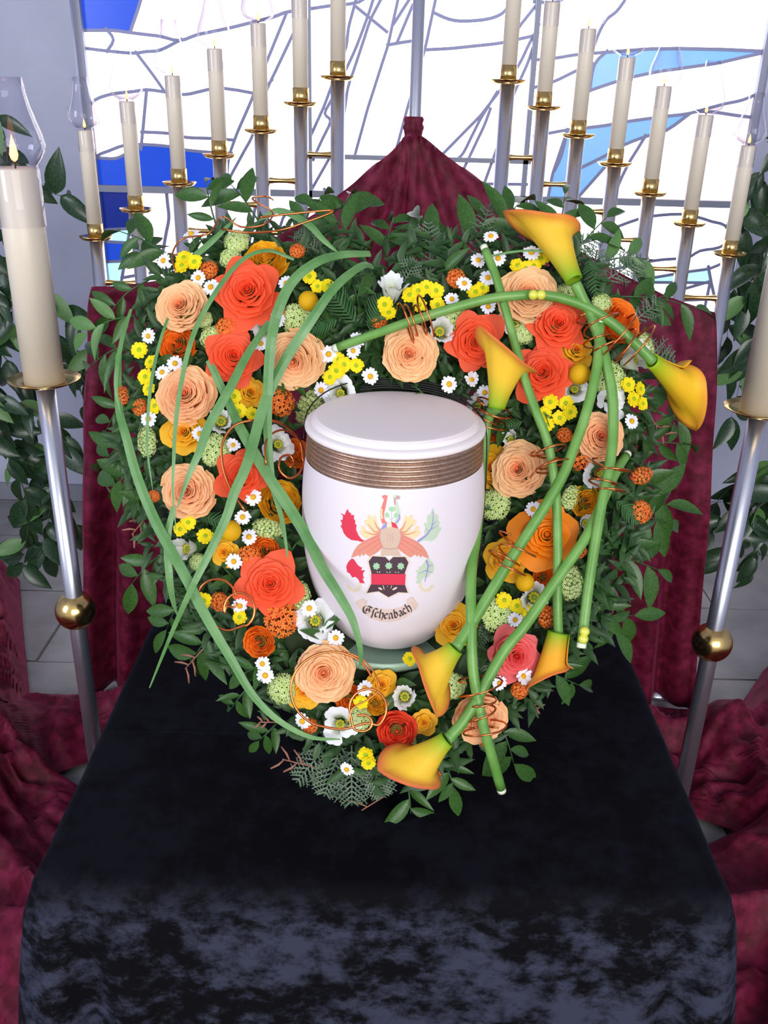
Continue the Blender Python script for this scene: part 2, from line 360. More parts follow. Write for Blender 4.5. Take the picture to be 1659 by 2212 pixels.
    for ci, Q in enumerate(cames):
        P2 = [(min(max(x, WX0), WX1), min(max(z, WZ0), WZ1)) for x, z in Q]; P3 = [P2[0]]
        for q in P2[1:]:
            if abs(q[0] - P3[-1][0]) + abs(q[1] - P3[-1][1]) > .014: P3.append(q)
        if len(P3) < 2: continue
        P4 = [P3[0]]
        for q in P3[1:]:
            a = P4[-1]; n_ = max(1, int(sqrt((q[0] - a[0]) ** 2 + (q[1] - a[1]) ** 2) / .05)); P4 += [(lerp(a[0], q[0], k / n_), lerp(a[1], q[1], k / n_)) for k in range(1, n_ + 1)]
        P3 = [(p.x, p.y) for p in smooth_path([V((x, z, 0)) for x, z in P4], 3)]
        vv = []; n = len(P3)
        for i, p in enumerate(P3):
            a, b = P3[max(0, i - 1)], P3[min(n - 1, i + 1)]; d = V((b[0] - a[0], b[1] - a[1])).normalized()
            for sx in (-1, 1):
                for yy in (YB + .0535 - ci * .0001, YB + .0625 + ci * .0001): vv.append((p[0] - d.y * .0054 * sx, yy, p[1] + d.x * .0054 * sx))
        ff = [(0, 1, 3, 2), (4 * n - 4, 4 * n - 2, 4 * n - 1, 4 * n - 3)]
        for i in range(n - 1):
            k = 4 * i
            for a, b in ((0, 1), (1, 3), (3, 2), (2, 0)): ff.append((k + a, k + b, k + 4 + b, k + 4 + a))
        wobj('lead_came', (vv, ff), M['lead'], win, smooth=False)
    for i, (a, b) in enumerate(rails):
        h = .024 if i < 4 else (.0115 if i == 4 else .009 if i < 7 else .008)
        if a[1] == b[1]: bx = box(max(a[0], WX0), min(b[0], WX1), YB + .03, YB + .08, a[1] - h, a[1] + h)
        else: bx = box(a[0] - h, a[0] + h, YB + .03, YB + .08, max(a[1], WZ0), min(b[1], WZ1))
        wobj('frame_bar', bx, M['steel'], win, smooth=False)
build_window()

# ------------------------------------------------------------------ candle racks, candles, chimneys
YR = 1.19
def spool(a, b, r0, r1, n=10):
    a, b = V(a), V(b); P = [a.lerp(b, t / 10) for t in range(11)]
    return tube(P, lambda t: r1 + (r0 - r1) * abs(2 * t - 1) ** 2.2, n)
def chimney_profile(rc, rb, h, rn, sl):
    return [(rc * 1.07, -sl), (rc * 1.07, -.004), (rc * 1.0, .004), (rc * 1.05, h * .04), (rb * .86, h * .11), (rb * .98, h * .19), (rb, h * .26), (rb * .93, h * .38), (lerp(rn, rb, .55), h * .52), (lerp(rn, rb, .24), h * .68), (rn * 1.02, h * .84), (rn * .98, h), (rn * .94, h)]
def candle(base, r, top, label, group):
    c = empty('candle', base); h = top - base.z
    obj('wax', lathe([(0, 0), (r, 0), (r, h - .003), (r * .9, h), (r * .5, h - .003), (0, h - .004)], 28), M['wax'], c)
    obj('wick', lathe([(0, h - .004), (.0012, h - .004), (.0012, h + r * .3), (0, h + r * .3)], 8), M['wick'], c)
    fs = r * .2
    obj('flame', lathe([(0, h + r * .22), (fs * .7, h + r * .35), (fs, h + r * .55), (fs * .7, h + r * .9), (fs * .3, h + r * 1.2), (0, h + r * 1.45)], 12), M['flame'], c)
    return tag(c, label, 'candle', group)
def chimney(x, y, z, rc, rb, h, rn, sl, label, group):
    o = obj('glass_chimney', lathe(chimney_profile(rc, rb, h, rn, sl), 36), M['glass']); o.location = (x, y, z)
    return tag(o, label, 'glass chimney', group)
ORD = ['outermost', 'second outermost', 'third from the outside', 'fourth and middle', 'third from the inside', 'second innermost', 'innermost']
def rack(side, trays, tops):
    P = [at_y(x, y, YR) for x, y in trays]
    r = tag(empty('candle_rack', (P[3].x, YR, 0)), 'brushed steel stepped candle rack of seven poles, %s of the window' % ('left half' if side == 'left' else 'right half'), 'candle stand', 'stepped candle racks behind the wreath')
    # gentle backward splay of the pole feet measured from the photograph
    for i, p in enumerate(P):
        foot = V((p.x * 1.015, YR, .02))
        wobj('pole', tube([foot, p], .0165, 18), M['brushed'], r)
        wobj('foot_disc', lathe([(0, 0), (.05, 0), (.05, .012), (.018, .022), (0, .022)], 20, foot.x, YR), M['brushed'], r)
        wobj('drip_tray', lathe([(.0, p.z - .003), (.02, p.z - .003), (.033, p.z), (.0385, p.z + .006), (.0385, p.z + .0075), (.03, p.z + .0025), (0, p.z + .001)], 28, p.x, YR), M['brass'], r)
        wobj('candle_cup', lathe([(0, p.z), (.0182, p.z), (.0182, p.z + .036), (.0172, p.z + .036), (.0172, p.z + .004), (0, p.z + .004)], 24, p.x, YR), M['brass'], r)
        t = tops[i]
        zt = at_y(t[0], t[1], YR).z if t else p.z + .285
        candle(V((p.x, YR, p.z + .0045)), .0168, zt, 'slim cream candle, %s on the %s rack' % (ORD[i], side), 'slim candles on the %s rack' % side)
        chimney(p.x, YR, zt, .0168, .036, .108, .0175, .045, 'small clear glass chimney on the %s candle of the %s rack' % (ORD[i], side), 'glass chimneys on the %s rack' % side)
    for i in range(6):
        a, b = P[i], P[i + 1]; z = a.z - .10; k = 0
        while z > .15 and k < 9:
            if k % 1 == 0: wobj('spacer', spool((a.x, YR, z), (b.x, YR, z), .0115, .005), M['brass'], r)
            z -= .115 if k % 2 == 0 else .115; k += 1
rack('left', [(208, 517), (295, 457), (388, 400), (475, 340), (565, 287), (650, 228), (730, 172)], [(195, 281), (278, 219), (369, 163), (462, 105), (552, 50), (639, -12), None])
rack('right', [(1575, 552), (1487, 487), (1402, 422), (1327, 358), (1247, 297), (1173, 237), (1097, 180)], [(1604, 314), (1512, 248), (1432, 186), (1345, 124), (1264, 62), (1188, 5), None])
pc = at_y(893, 280, 1.17)
cp = tag(empty('centre_pole', (pc.x, 1.17, 0)), 'tall bare steel pole rising out of the burgundy backdrop peak', 'pole')
obj('pole', tube([(0, 0, .02), (.004, 0, 2.3)], .0135, 20), M['brushed'], cp)
obj('foot_disc', lathe([(0, 0), (.14, 0), (.14, .015), (.02, .025), (0, .025)], 28), M['brushed'], cp)

def big_stand(x, zt, zb, top, side):
    Y = .5
    r = tag(empty('altar_candle_stand', (x, Y, 0)), 'tall steel stand with brass ball and plate, %s of the black table' % side, 'candle stand', 'altar candle stands beside the table')
    obj('pole', tube([(0, 0, .03), (0, 0, zt)], .0165, 24), M['brushed'], r)
    obj('base_disc', lathe([(0, 0), (.13, 0), (.13, .012), (.03, .03), (0, .03)], 40), M['brushed'], r)
    obj('brass_ball', lathe([(.0382 * sin(pi * k / 24) + .0003, zb - .0382 * cos(pi * k / 24)) for k in range(25)], 40), M['brass'], r)
    obj('drip_plate', lathe([(0, zt - .004), (.03, zt - .004), (.045, zt + .001), (.06, zt + .008), (.0605, zt + .0095), (.045, zt + .004), (.034, zt + .002), (0, zt + .002)], 44), M['brass'], r)
    candle(V((x, Y, zt + .0025)), .0335, top, 'thick cream altar candle on the %s stand beside the table' % side, 'thick altar candles')
    chimney(x, Y, top, .0335, .049, .128, .028, .088, 'large clear glass chimney on the thick candle at far %s' % side, 'large glass chimneys')
big_stand(-.590, at_y(103, 828, .5).z, at_y(160, 1318, .5).z, at_y(55, 362, .5).z, 'left')
big_stand(.645, at_y(1642, 892, .5).z, at_y(1532, 1387, .5).z, at_y(1690, 430, .5).z, 'right')

# ------------------------------------------------------------------ cloths
def backdrop():
    YD = 1.115
    top = [(203, 618), (260, 613), (340, 603), (480, 560), (600, 508), (690, 455), (760, 398), (850, 322), (878, 290), (908, 290), (930, 310), (1030, 385), (1115, 452), (1230, 528), (1345, 592), (1440, 640), (1545, 676)]
    bot = [(178, 1492), (480, 1478), (893, 1470), (1300, 1480), (1490, 1500)]
    T = [at_y(x, y, YD) for x, y in top]
    n = 180; m = 60
    xs = [T[0].x + (T[-1].x - T[0].x) * i / n for i in range(n + 1)]
    tz = [(t.x, t.z) for t in T]
    pk = at_y(893, 285, YD)
    vv = []; ff = []
    for j in range(m + 1):
        t = j / m
        for i in range(n + 1):
            s = i / n; x = xs[i]; z0 = interp(tz, x)
            xb = lerp(-.835, .885, s); z = z0 * (1 - t) + .012 * t
            xx = lerp(x, xb, t ** .8)
            xx = lerp(xx, x, 0)
            a = atan2(xx - pk.x, pk.z - z + .05)
            f = sin(a * 22 + 1.5 * sin(a * 7)) * .6 + .4 * sin(a * 37 + 2)
            e = abs(s - .5) * 2
            amp = .018 + .034 * t
            f2 = sin(s * 75 + 3 * sin(s * 9)) * .7 + .3 * sin(s * 131)
            wgt = min(1, max(0, (e - .45) / .4))
            d = amp * (lerp(f, f2 * 1.2, wgt * t ** .3)) + .012 * noise.noise(V((xx * 4, z * 4, 0)))
            vv.append((xx, YD - d - .01, z))
    for j in range(m):
        for i in range(n):
            a = j * (n + 1) + i; ff.append((a, a + 1, a + n + 2, a + n + 1))
    r = tag(empty('burgundy_backdrop', (0, YD, 0)), 'burgundy velvet backdrop gathered to a peak behind the flower heart', 'drape')
    o = wobj('cloth', (vv, ff), M['burg'], r)
    md = o.modifiers.new('s', 'SOLIDIFY'); md.thickness = .003
    zt = pk.z
    prof = [(.024, zt - .05), (.021, zt - .02), (.0185, zt - .008), (.02, zt), (.023, zt + .008), (.019, zt + .016), (.022, zt + .024), (.0185, zt + .03), (.014, zt + .03)]
    q = lathe(prof, 30, pc.x, 1.165)
    q = ([(x + .0015 * sin(k * 2.3), y + .0015 * cos(k * 1.7), z) for k, (x, y, z) in enumerate(q[0])], q[1])
    wobj('tied_neck', q, M['burg'], r)
backdrop()
def floor_cloth(side):
    sg = -1 if side == 'left' else 1
    vv = []; ff = []; n, m = 140, 220
    yb = [(.40, 1.085), (.9, 1.08), (.98, 1.08), (1.1, 1.36), (1.25, 1.72), (1.5, 1.95), (1.9, 2.0)] if sg < 0 else [(.40, 1.085), (.9, 1.085), (1.0, 1.08), (1.15, 1.28), (1.3, 1.42), (1.9, 1.5)]
    for j in range(m + 1):
        for i in range(n + 1):
            s = i / n; t = j / m
            X = lerp(.42, 1.75, s); Y = lerp(interp(yb, X), -.9, t)
            if sg < 0: xin = .42 + .37 * max(0, 1 - abs(Y - .76) / .2) ** .7
            else: xin = .42 + .42 * max(0, 1 - abs(Y - .62) / .17) ** .7
            X = lerp(xin, 1.75, s)
            p = V(((X + Y * .6) * 1.5, (Y - X * .6) * 2.9, sg * 3.7)); wv = V((noise.noise(p * 1.3), noise.noise(p * 1.3 + V((7, 3, 1))), 0)) * .55
            q = p + wv
            rg = lambda k, o_: 1.0 - sqrt(noise.noise(q * k + V(o_)) ** 2 + .0035) * 2.6; a = rg(1.5, (0, 0, 0)); b = rg(3.2, (5, 5, 5)); c_ = rg(6.5, (2, 9, 5))
            e = min(1, s / .12 + .05, t / .05 + .05)
            z = .012 + e * (.115 * max(0, a) ** 1.5 + .055 * max(0, b) ** 1.6 + .012 * max(0, c_) ** 1.6)
            z += e * .10 * min(1, max(0, (X - .8) / .5)) 
            d2 = sqrt((X - (.59 if sg < 0 else .645)) ** 2 + (Y - .5) ** 2)
            vv.append((sg * X, Y, z))
    for j in range(m):
        for i in range(n):
            a = j * (n + 1) + i; q = (a, a + 1, a + n + 2, a + n + 1); ff.append(q if sg < 0 else q[::-1])
    o = obj('burgundy_floor_cloth', (vv, ff), M['burg']); md = o.modifiers.new('s', 'SOLIDIFY'); md.thickness = .003
    tag(o, 'crumpled burgundy velvet cloth on the floor %s of the black table' % side, 'cloth', 'floor cloths beside the table')
floor_cloth('left'); floor_cloth('right')

def table():
    X0, X1, Y0, Y1, ZT = -.385, .403, -.262, .95, .748
    t = tag(empty('draped_table', (0, .34, 0)), 'long table under black crushed velvet cloth reaching the floor', 'table')
    wobj('table_top', box(X0 + .02, X1 - .02, Y0 + .02, Y1 - .02, ZT - .035, ZT - .006), M['felt'], t, smooth=False)
    for x in (X0 + .05, X1 - .09):
        for y in (Y0 + .05, Y1 - .09): wobj('leg', box(x, x + .04, y, y + .04, 0, ZT - .035), M['felt'], t, smooth=False)
    # cloth: rounded-rectangle rings
    def ring(off, z, wav, rc):
        P = []; xa, xb, ya, yb = X0 - off, X1 + off, Y0 - off, Y1 + off
        cs = [(xb - rc, yb - rc, 0), (xa + rc, yb - rc, 90), (xa + rc, ya + rc, 180), (xb - rc, ya + rc, 270)]
        for ci, (cx, cy, a0) in enumerate(cs):
            for k in range(9):
                a = radians(a0 + 90 * k / 8); P.append(V((cx + rc * cos(a), cy + rc * sin(a), z)))
            nx, ny, na = cs[(ci + 1) % 4]; a = radians(a0 + 90)
            A = P[-1]; B = V((nx + rc * cos(a), ny + rc * sin(a), z)); m = 56
            for k in range(1, m): P.append(A.lerp(B, k / m))
        out = []
        N = len(P)
        for i, p in enumerate(P):
            d = (P[(i + 1) % N] - P[i - 1]).normalized(); nr = V((d.y, -d.x, 0))
            u = i / N * 2 * pi
            # gentle hanging folds, strongest close to the corners
            cr = min(sqrt((p.x - c[0]) ** 2 + (p.y - c[1]) ** 2) for c in [(X0, Y0), (X1, Y0), (X0, Y1), (X1, Y1)])
            g_ = math.exp(-((cr - .0) / .05) ** 2) * 1.2 + .5 * math.exp(-((cr - .10) / .04) ** 2) - .5 * math.exp(-((cr - .055) / .02) ** 2)
            out.append(p + nr * wav * (g_ * .030 + .010 * noise.noise(p * 5 + V((0, 0, -p.z * 4))) + .004 * sin(u * 40)))
        return out
    rings = []
    for k in range(7):
        a = pi / 2 * k / 6; rings.append(ring(-.022 + .022 * sin(a) + .004, ZT - .022 * (1 - cos(a)), .1 * k / 6, .03))
    for k in range(1, 23):
        z = ZT - .022 - (ZT - .03) * k / 22; rings.append(ring(.004 + .030 * (k / 22) ** .8, z, min(1, .25 + k / 9), .03 + .01 * k / 22))
    vv = [p for r in rings for p in r]; N = len(rings[0]); ff = []
    for j in range(len(rings) - 1):
        for i in range(N): ff.append((j * N + i, (j + 1) * N + i, (j + 1) * N + (i + 1) % N, j * N + (i + 1) % N))
    # top surface
    ff.append(tuple(range(N)))
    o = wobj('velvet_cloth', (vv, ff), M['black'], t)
    for p in o.data.polygons:
        if len(p.vertices) > 4: p.use_smooth = False
    # crease across the top where the cloth was folded
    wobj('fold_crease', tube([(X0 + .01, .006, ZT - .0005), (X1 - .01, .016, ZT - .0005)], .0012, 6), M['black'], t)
table()

# ------------------------------------------------------------------ flower heart: surface
AL = radians(60); TIP = V((.02, -.13, .76))
E1 = V((1, 0, 0)); E2 = V((0, cos(AL), sin(AL))); EN = V((0, -sin(AL), cos(AL)))
CL_PX = [(862, 720), (760, 668), (650, 640), (545, 625), (455, 690), (410, 840), (440, 1040), (520, 1230), (630, 1390), (745, 1500), (850, 1570), (940, 1520), (1050, 1420), (1160, 1280), (1225, 1130), (1250, 960), (1235, 800), (1170, 680), (1060, 640), (950, 660)]
def to_uv(p): q = V(p) - TIP; return q.x, q.dot(E2)
def hit(x, y, off):
    d = ray(x, y); o = TIP + EN * off; return CAM + d * ((o - CAM).dot(EN) / d.dot(EN))
CLUV = [to_uv(hit(x, y, .035)) for x, y in CL_PX]
def smooth_closed(P, k=4):
    n = len(P); out = []
    for i in range(n):
        a, b, c, d = (V((*P[(i + j) % n], 0)) for j in (-1, 0, 1, 2))
        for j in range(k):
            t = j / k; q = .5 * ((2 * b) + (c - a) * t + (2 * a - 5 * b + 4 * c - d) * t * t + (3 * b - a - 3 * c + d) * t ** 3); out.append((q.x, q.y))
    return out
CLS = smooth_closed(CLUV, 4)
def dist(u, v):
    best = 9; bp = None
    for (a, b), (c, d) in zip(CLS, CLS[1:] + CLS[:1]):
        dx, dy = c - a, d - b; t = max(0, min(1, ((u - a) * dx + (v - b) * dy) / (dx * dx + dy * dy)))
        px, py = a + dx * t, b + dy * t; q = sqrt((u - px) ** 2 + (v - py) ** 2)
        if q < best: best = q; bp = (px, py)
    return best, bp
HB, HR = .055, .125
def hgt(u, v):
    d, _ = dist(u, v); return HB * sqrt(max(0, 1 - (d / HR) ** 2)) if d < HR else -.02 * min(1, (d - HR) / .05)
def H(x, y, off=0.0):
    """point on the flower cushion seen at x, y, lifted by off along the cushion's normal"""
    h = .03
    for _ in range(5): p = hit(x, y, h + off); h = .5 * h + .5 * hgt(*to_uv(p))
    return hit(x, y, h + off)
def HN(p):
    u, v = to_uv(p); d, b = dist(u, v); k = min(1, d / .14) * .75
    o = (E1 * (u - b[0]) + E2 * (v - b[1]))
    if o.length > 1e-5: o.normalize()
    return (EN + o * k).normalized()
wr = tag(empty('flower_heart', tuple(TIP)), 'dense green wreath cushion in heart shape leaning behind the urn', 'wreath')
# foam ring
def foam():
    vv = []; ff = []; n = 14; N = len(CLS)
    for i in range(N):
        a, b = CLS[i - 1], CLS[(i + 1) % N]; d = V((b[0] - a[0], b[1] - a[1], 0)).normalized(); nx = (d.y, -d.x)
        u, v = CLS[i]; rr = .082 if v > .25 else lerp(.05, .082, v / .25)
        for k in range(n):
            t = 2 * pi * k / n; w_ = cos(t) * rr; h = -.035 + sin(t) * (.062 if sin(t) > 0 else .04)
            vv.append(TIP + E1 * (u + nx[0] * w_) + E2 * (v + nx[1] * w_) + EN * h)
    for i in range(N):
        for k in range(n): ff.append((i * n + k, i * n + (k + 1) % n, ((i + 1) % N) * n + (k + 1) % n, ((i + 1) % N) * n + k))
    wobj('foam_base', (vv, ff), M['moss'], wr)
foam()
wobj('support_strut', join([tube([TIP + E1 * s * .2 + E2 * .45 - EN * .08, V((s * .24, .45, .752))], .006, 8) for s in (-1, 1)]), M['felt'], wr)

# leaves
def leaf_vf(L=1., W=.3, fold=.12, curl=.12, n=7):
    vv = []; ff = []
    for i in range(n + 1):
        t = i / n; w_ = W * .5 * sin(pi * t ** .8) ** .9 if 0 < i < n else 0.002; z = -curl * L * t * t
        vv += [(-w_, t * L, z + fold * w_ * 2), (0, t * L, z), (w_, t * L, z + fold * w_ * 2)]
    for i in range(n):
        a = i * 3; ff += [(a, a + 1, a + 4, a + 3), (a + 1, a + 2, a + 5, a + 4)]
    return vv, ff
def mesh_m(vf, m, cols=None):
    me = mesh(vf, cols)
    for q in (m if isinstance(m, list) else [m]): me.materials.append(q)
    me.polygons.foreach_set('use_smooth', [True] * len(me.polygons)); return me
LEAF = [mesh_m(leaf_vf(1, .36, .3, .15), M['leaf']), mesh_m(leaf_vf(1, .28, .35, .3), M['leaf']), mesh_m(leaf_vf(1, .36, .3, .2), M['leafp'])]
def inst(name, me, Mx, parent):
    o = bpy.data.objects.new(name, me); COL.objects.link(o); o.parent = parent; o.matrix_basis = Mx; return o
R = random.Random(11)
def sprig(p0, p1, n, size, which=None, parent=wr, droop=.0, name='leafy_sprig'):
    p0, p1 = V(p0), V(p1); mid = (p0 + p1) / 2 + EN * .015 + V((0, 0, droop))
    P = smooth_path([p0, mid, p1], 4); inv = parent.matrix_basis.inverted()
    s = wobj(name, tube(P, lambda t: .0014 * (1 - .5 * t), 5), M['fern'], parent)
    s2 = s.matrix_basis.inverted()
    for k in range(n):
        t = (k + 1) / n; f = t * (len(P) - 1); i = min(int(f), len(P) - 2); p = P[i].lerp(P[i + 1], f - i); d = (P[i + 1] - P[i]).normalized()
        side = d.cross(EN).normalized() * (1 if k % 2 else -1)
        y = (d * .75 + side * (.9 if k < n - 1 else .05) + V((R.uniform(-.3, .3), R.uniform(-.4, .2), R.uniform(-.3, .3)))).normalized()
        z = (EN + V((R.uniform(-.6, .6), R.uniform(-.3, .3), R.uniform(-.3, .6)))).normalized(); x = y.cross(z).normalized(); z = x.cross(y)
        L = size * R.uniform(.75, 1.15); Rm = (Matrix((x, y, z)).transposed() * L).to_4x4(); Rm.translation = inv @ p
        me = LEAF[which if which is not None else R.choice((0, 0, 1))]
        inst('leaf', me, Rm, s)
OUT = [(380, 560, 260, 500), (470, 500, 445, 395), (560, 480, 500, 400), (650, 500, 700, 420), (720, 520, 755, 420), (780, 540, 700, 455), (830, 560, 850, 470), (900, 560, 905, 470), (960, 540, 880, 500), (1000, 540, 1075, 440), (1080, 500, 1120, 440), (1200, 520, 1220, 420),
 (1230, 560, 1310, 470), (1280, 570, 1400, 560), (1330, 640, 1500, 665), (1350, 700, 1430, 640), (1380, 790, 1460, 830), (1380, 880, 1480, 920), (1370, 960, 1480, 960), (1340, 1040, 1440, 1090), (1320, 1100, 1440, 1130), (1290, 1190, 1420, 1230), (1270, 1280, 1330, 1370), (1250, 1330, 1370, 1330), (1160, 1440, 1250, 1480), (1080, 1560, 1110, 1650),
 (330, 600, 235, 680), (300, 680, 190, 720), (300, 740, 195, 790), (290, 850, 230, 930), (300, 940, 225, 1000), (310, 1010, 240, 1060), (350, 1080, 290, 1100), (370, 1180, 285, 1260), (400, 1290, 360, 1360), (460, 1370, 420, 1420), (540, 1480, 500, 1530), (600, 1560, 560, 1600), (880, 1680, 890, 1780), (960, 1640, 980, 1700), (340, 580, 300, 540)]
for k, (a, b, c, d) in enumerate(OUT):
    p0 = H(a, b, -.035); p1 = H(c, d, -.035 + R.uniform(-.01, .03)); L = (p1 - p0).length
    sprig(p0, p1, 5, R.uniform(.044, .06) if L > .05 else .04, 2 if k in (27, 13) else None)
# leaf tips standing up inside the cushion
INN = [(820, 600), (760, 610), (940, 590), (700, 660), (780, 690), (730, 740), (1080, 690), (1010, 930), (1180, 960), (1110, 930), (430, 760), (470, 1120), (520, 1260), (930, 870), (1250, 1000), (1090, 1120), (590, 1420), (700, 1400), (850, 1450), (1240, 920), (570, 800), (350, 890), (640, 740), (620, 1210)]
for x, y in INN:
    a = R.uniform(0, 2 * pi); p0 = H(x, y, -.015); p1 = p0 + (E1 * cos(a) + E2 * sin(a)) * .035 + EN * .015; sprig(p0, p1, 3, .038, R.choice((0, 0, 1)))
# filler greenery: nobody could count it
def filler():
    vv = []; ff = []; q = random.Random(3); lv, lf = leaf_vf(1, .36, .3, .25, 3)
    us = [c[0] for c in CLS]; vs_ = [c[1] for c in CLS]; n = 0
    while n < 3600:
        u = q.uniform(min(us) - .13, max(us) + .13); v = q.uniform(min(vs_) - .1, max(vs_) + .11); d, b = dist(u, v)
        lim = .110 if v > .3 else lerp(.075, .12, max(0, v) / .3)
        if sqrt((u + .01) ** 2 + (v - .45) ** 2) > sqrt((b[0] + .01) ** 2 + (b[1] - .45) ** 2): lim *= .84
        if d > lim: continue
        p = TIP + E1 * u + E2 * v + EN * (hgt(u, v) - .012 - q.random() * .018)
        if (p.x - .011) ** 2 + p.y ** 2 < .118 ** 2 and .9 < p.z < 1.24: continue
        if abs(p.x) < .1 and p.z < 1.24 and p.y < .04 and p.z > .93: continue
        n += 1
        nn = HN(p); a = q.uniform(0, 2 * pi); t = E1 * cos(a) + E2 * sin(a); y = (t * .9 + nn * q.uniform(.1, .9)).normalized(); x = y.cross(nn).normalized(); z = x.cross(y)
        L = q.uniform(.018, .036); k = len(vv)
        vv += [p + (x * w_[0] + y * w_[1] + z * w_[2]) * L for w_ in lv]; ff += [tuple(i + k for i in g_) for g_ in lf]
    o = wobj('green_filler', (vv, ff), M['leafdark'], wr); o['kind'] = 'stuff'
filler()
# feathery conifer and fern
def frond(p0, p1, w_, n, m, name, wid=.0011, sub=True):
    p0, p1 = V(p0), V(p1); ax = (p1 - p0); L = ax.length; ax.normalize(); sd = ax.cross(EN).normalized(); up = sd.cross(ax)
    parts = [tube([p0, (p0 + p1) / 2 + up * .006, p1], .0012, 4)]
    for k in range(1, n):
        t = k / n; p = p0.lerp(p1, t) + up * .006 * sin(pi * t)
        for s in (-1, 1):
            l = w_ * sin(pi * (.15 + .8 * t)) * R.uniform(.8, 1.1); d = (ax * .75 + sd * s + up * R.uniform(-.2, .4)).normalized()
            parts.append(tube([p, p + d * l * .6, p + d * l + ax * l * .1], lambda u: wid * (1.3 - u), 4, False, .5))
            if sub:
                for j in range(1, 5):
                    b = p + d * l * j / 5
                    for s2 in (-1, 1):
                        e = (d * .8 + ax * .8 * s2 * s + up * R.uniform(-.3, .3)).normalized(); parts.append(tube([b, b + e * l * .26], lambda u: wid * (1.1 - .7 * u), 3, False, .6))
    wobj(name, join(parts), M[m], wr)
for a, b, c, d, w_ in [(930, 600, 925, 475, .022), (1020, 560, 1060, 440, .02), (1270, 620, 1290, 540, .03), (1300, 610, 1390, 560, .03), (1350, 760, 1460, 780, .028), (1360, 700, 1430, 650, .02), (740, 1600, 700, 1720, .03), (760, 1610, 760, 1740, .03), (720, 1590, 640, 1690, .026), (800, 1640, 830, 1720, .024), (1040, 1380, 1050, 1450, .016), (1040, 1330, 1030, 1400, .018), (1180, 560, 1310, 510, .02), (700, 560, 640, 500, .018), (860, 640, 900, 560, .02)]:
    frond(H(a, b, -.02), H(c, d, -.01), w_, 11, 'conifer', 'conifer_sprig')
for a, b, c, d, w_ in [(770, 700, 700, 620, .024), (800, 720, 830, 640, .02), (430, 1110, 520, 1140, .014), (1010, 1220, 1030, 1130, .014), (730, 690, 660, 720, .016), (1130, 910, 1060, 930, .014), (1330, 1080, 1380, 1130, .018), (1270, 560, 1290, 640, .02)]:
    frond(H(a, b, 0), H(c, d, .01), w_, 12, 'fern', 'fern_frond', .0022, False)
for a, b, c, d in [(330, 1100, 285, 1155), (690, 1660, 610, 1640), (830, 1720, 750, 1770), (1130, 1520, 1165, 1530), (440, 1400, 400, 1445), (600, 1560, 560, 1560), (1250, 860, 1330, 880), (470, 1300, 440, 1340), (1400, 900, 1440, 940)]:
    p0, p1 = H(a, b, -.02), H(c, d, -.015); ax = (p1 - p0); sd = ax.cross(EN).normalized() * ax.length
    parts = [tube([p0, p1], .0009, 5)]
    for t, s in ((.45, 1), (.6, -1), (.8, 1), (.95, -1)):
        q = p0.lerp(p1, t); parts.append(tube([q, q + sd * s * .16 + ax * .12, q + sd * s * .3 + ax * .3], lambda u: .0016 * (1.1 - abs(u - .6)), 5))
    wobj('brown_twig', join(parts), M['twig'], wr)

# ------------------------------------------------------------------ flower prototypes (unit size, facing +Z)
def patch(Rr, half, z0, zr, lip, a, wav, pt, cin, cout, nu=9, nv=6, spiral=.05, seed=0, bf=.38):
    vv = []; ff = []; cc = []
    for j in range(nv + 1):
        v = j / nv
        for i in range(nu + 1):
            u = 2 * i / nu - 1; hw = half * (.55 + .45 * sin(pi * .5 * min(1, v * 1.4)))
            r = Rr * (bf + (1 - bf) * v ** .75); l = max(0, (v - .7) / .3)
            edge = 1 - .16 * abs(u) ** 3
            z = z0 + (zr - z0) * v * edge + wav * sin(u * 7 + seed) * l * .5
            r += lip * l * l * (1 - .5 * u * u) + pt * max(0, 1 - abs(u) * 1.3) * l * l + wav * sin(u * 9 + seed * 2) * l * .4
            z -= lip * .45 * l * l
            ang = a + u * hw; r *= 1 + spiral * u
            vv.append((r * cos(ang), r * sin(ang), z)); cc.append(mix(cin, cout, min(1, v * .7 + .3 * l)))
    for j in range(nv):
        for i in range(nu):
            k = j * (nu + 1) + i; ff.append((k, k + 1, k + nu + 2, k + nu + 1))
    return vv, ff, cc
def joinc(parts):
    Vs, Fs, Cs = [], [], []
    for v, f, c in parts:
        k = len(Vs); Vs += v; Fs += [tuple(i + k for i in q) for q in f]; Cs += c
    return Vs, Fs, Cs
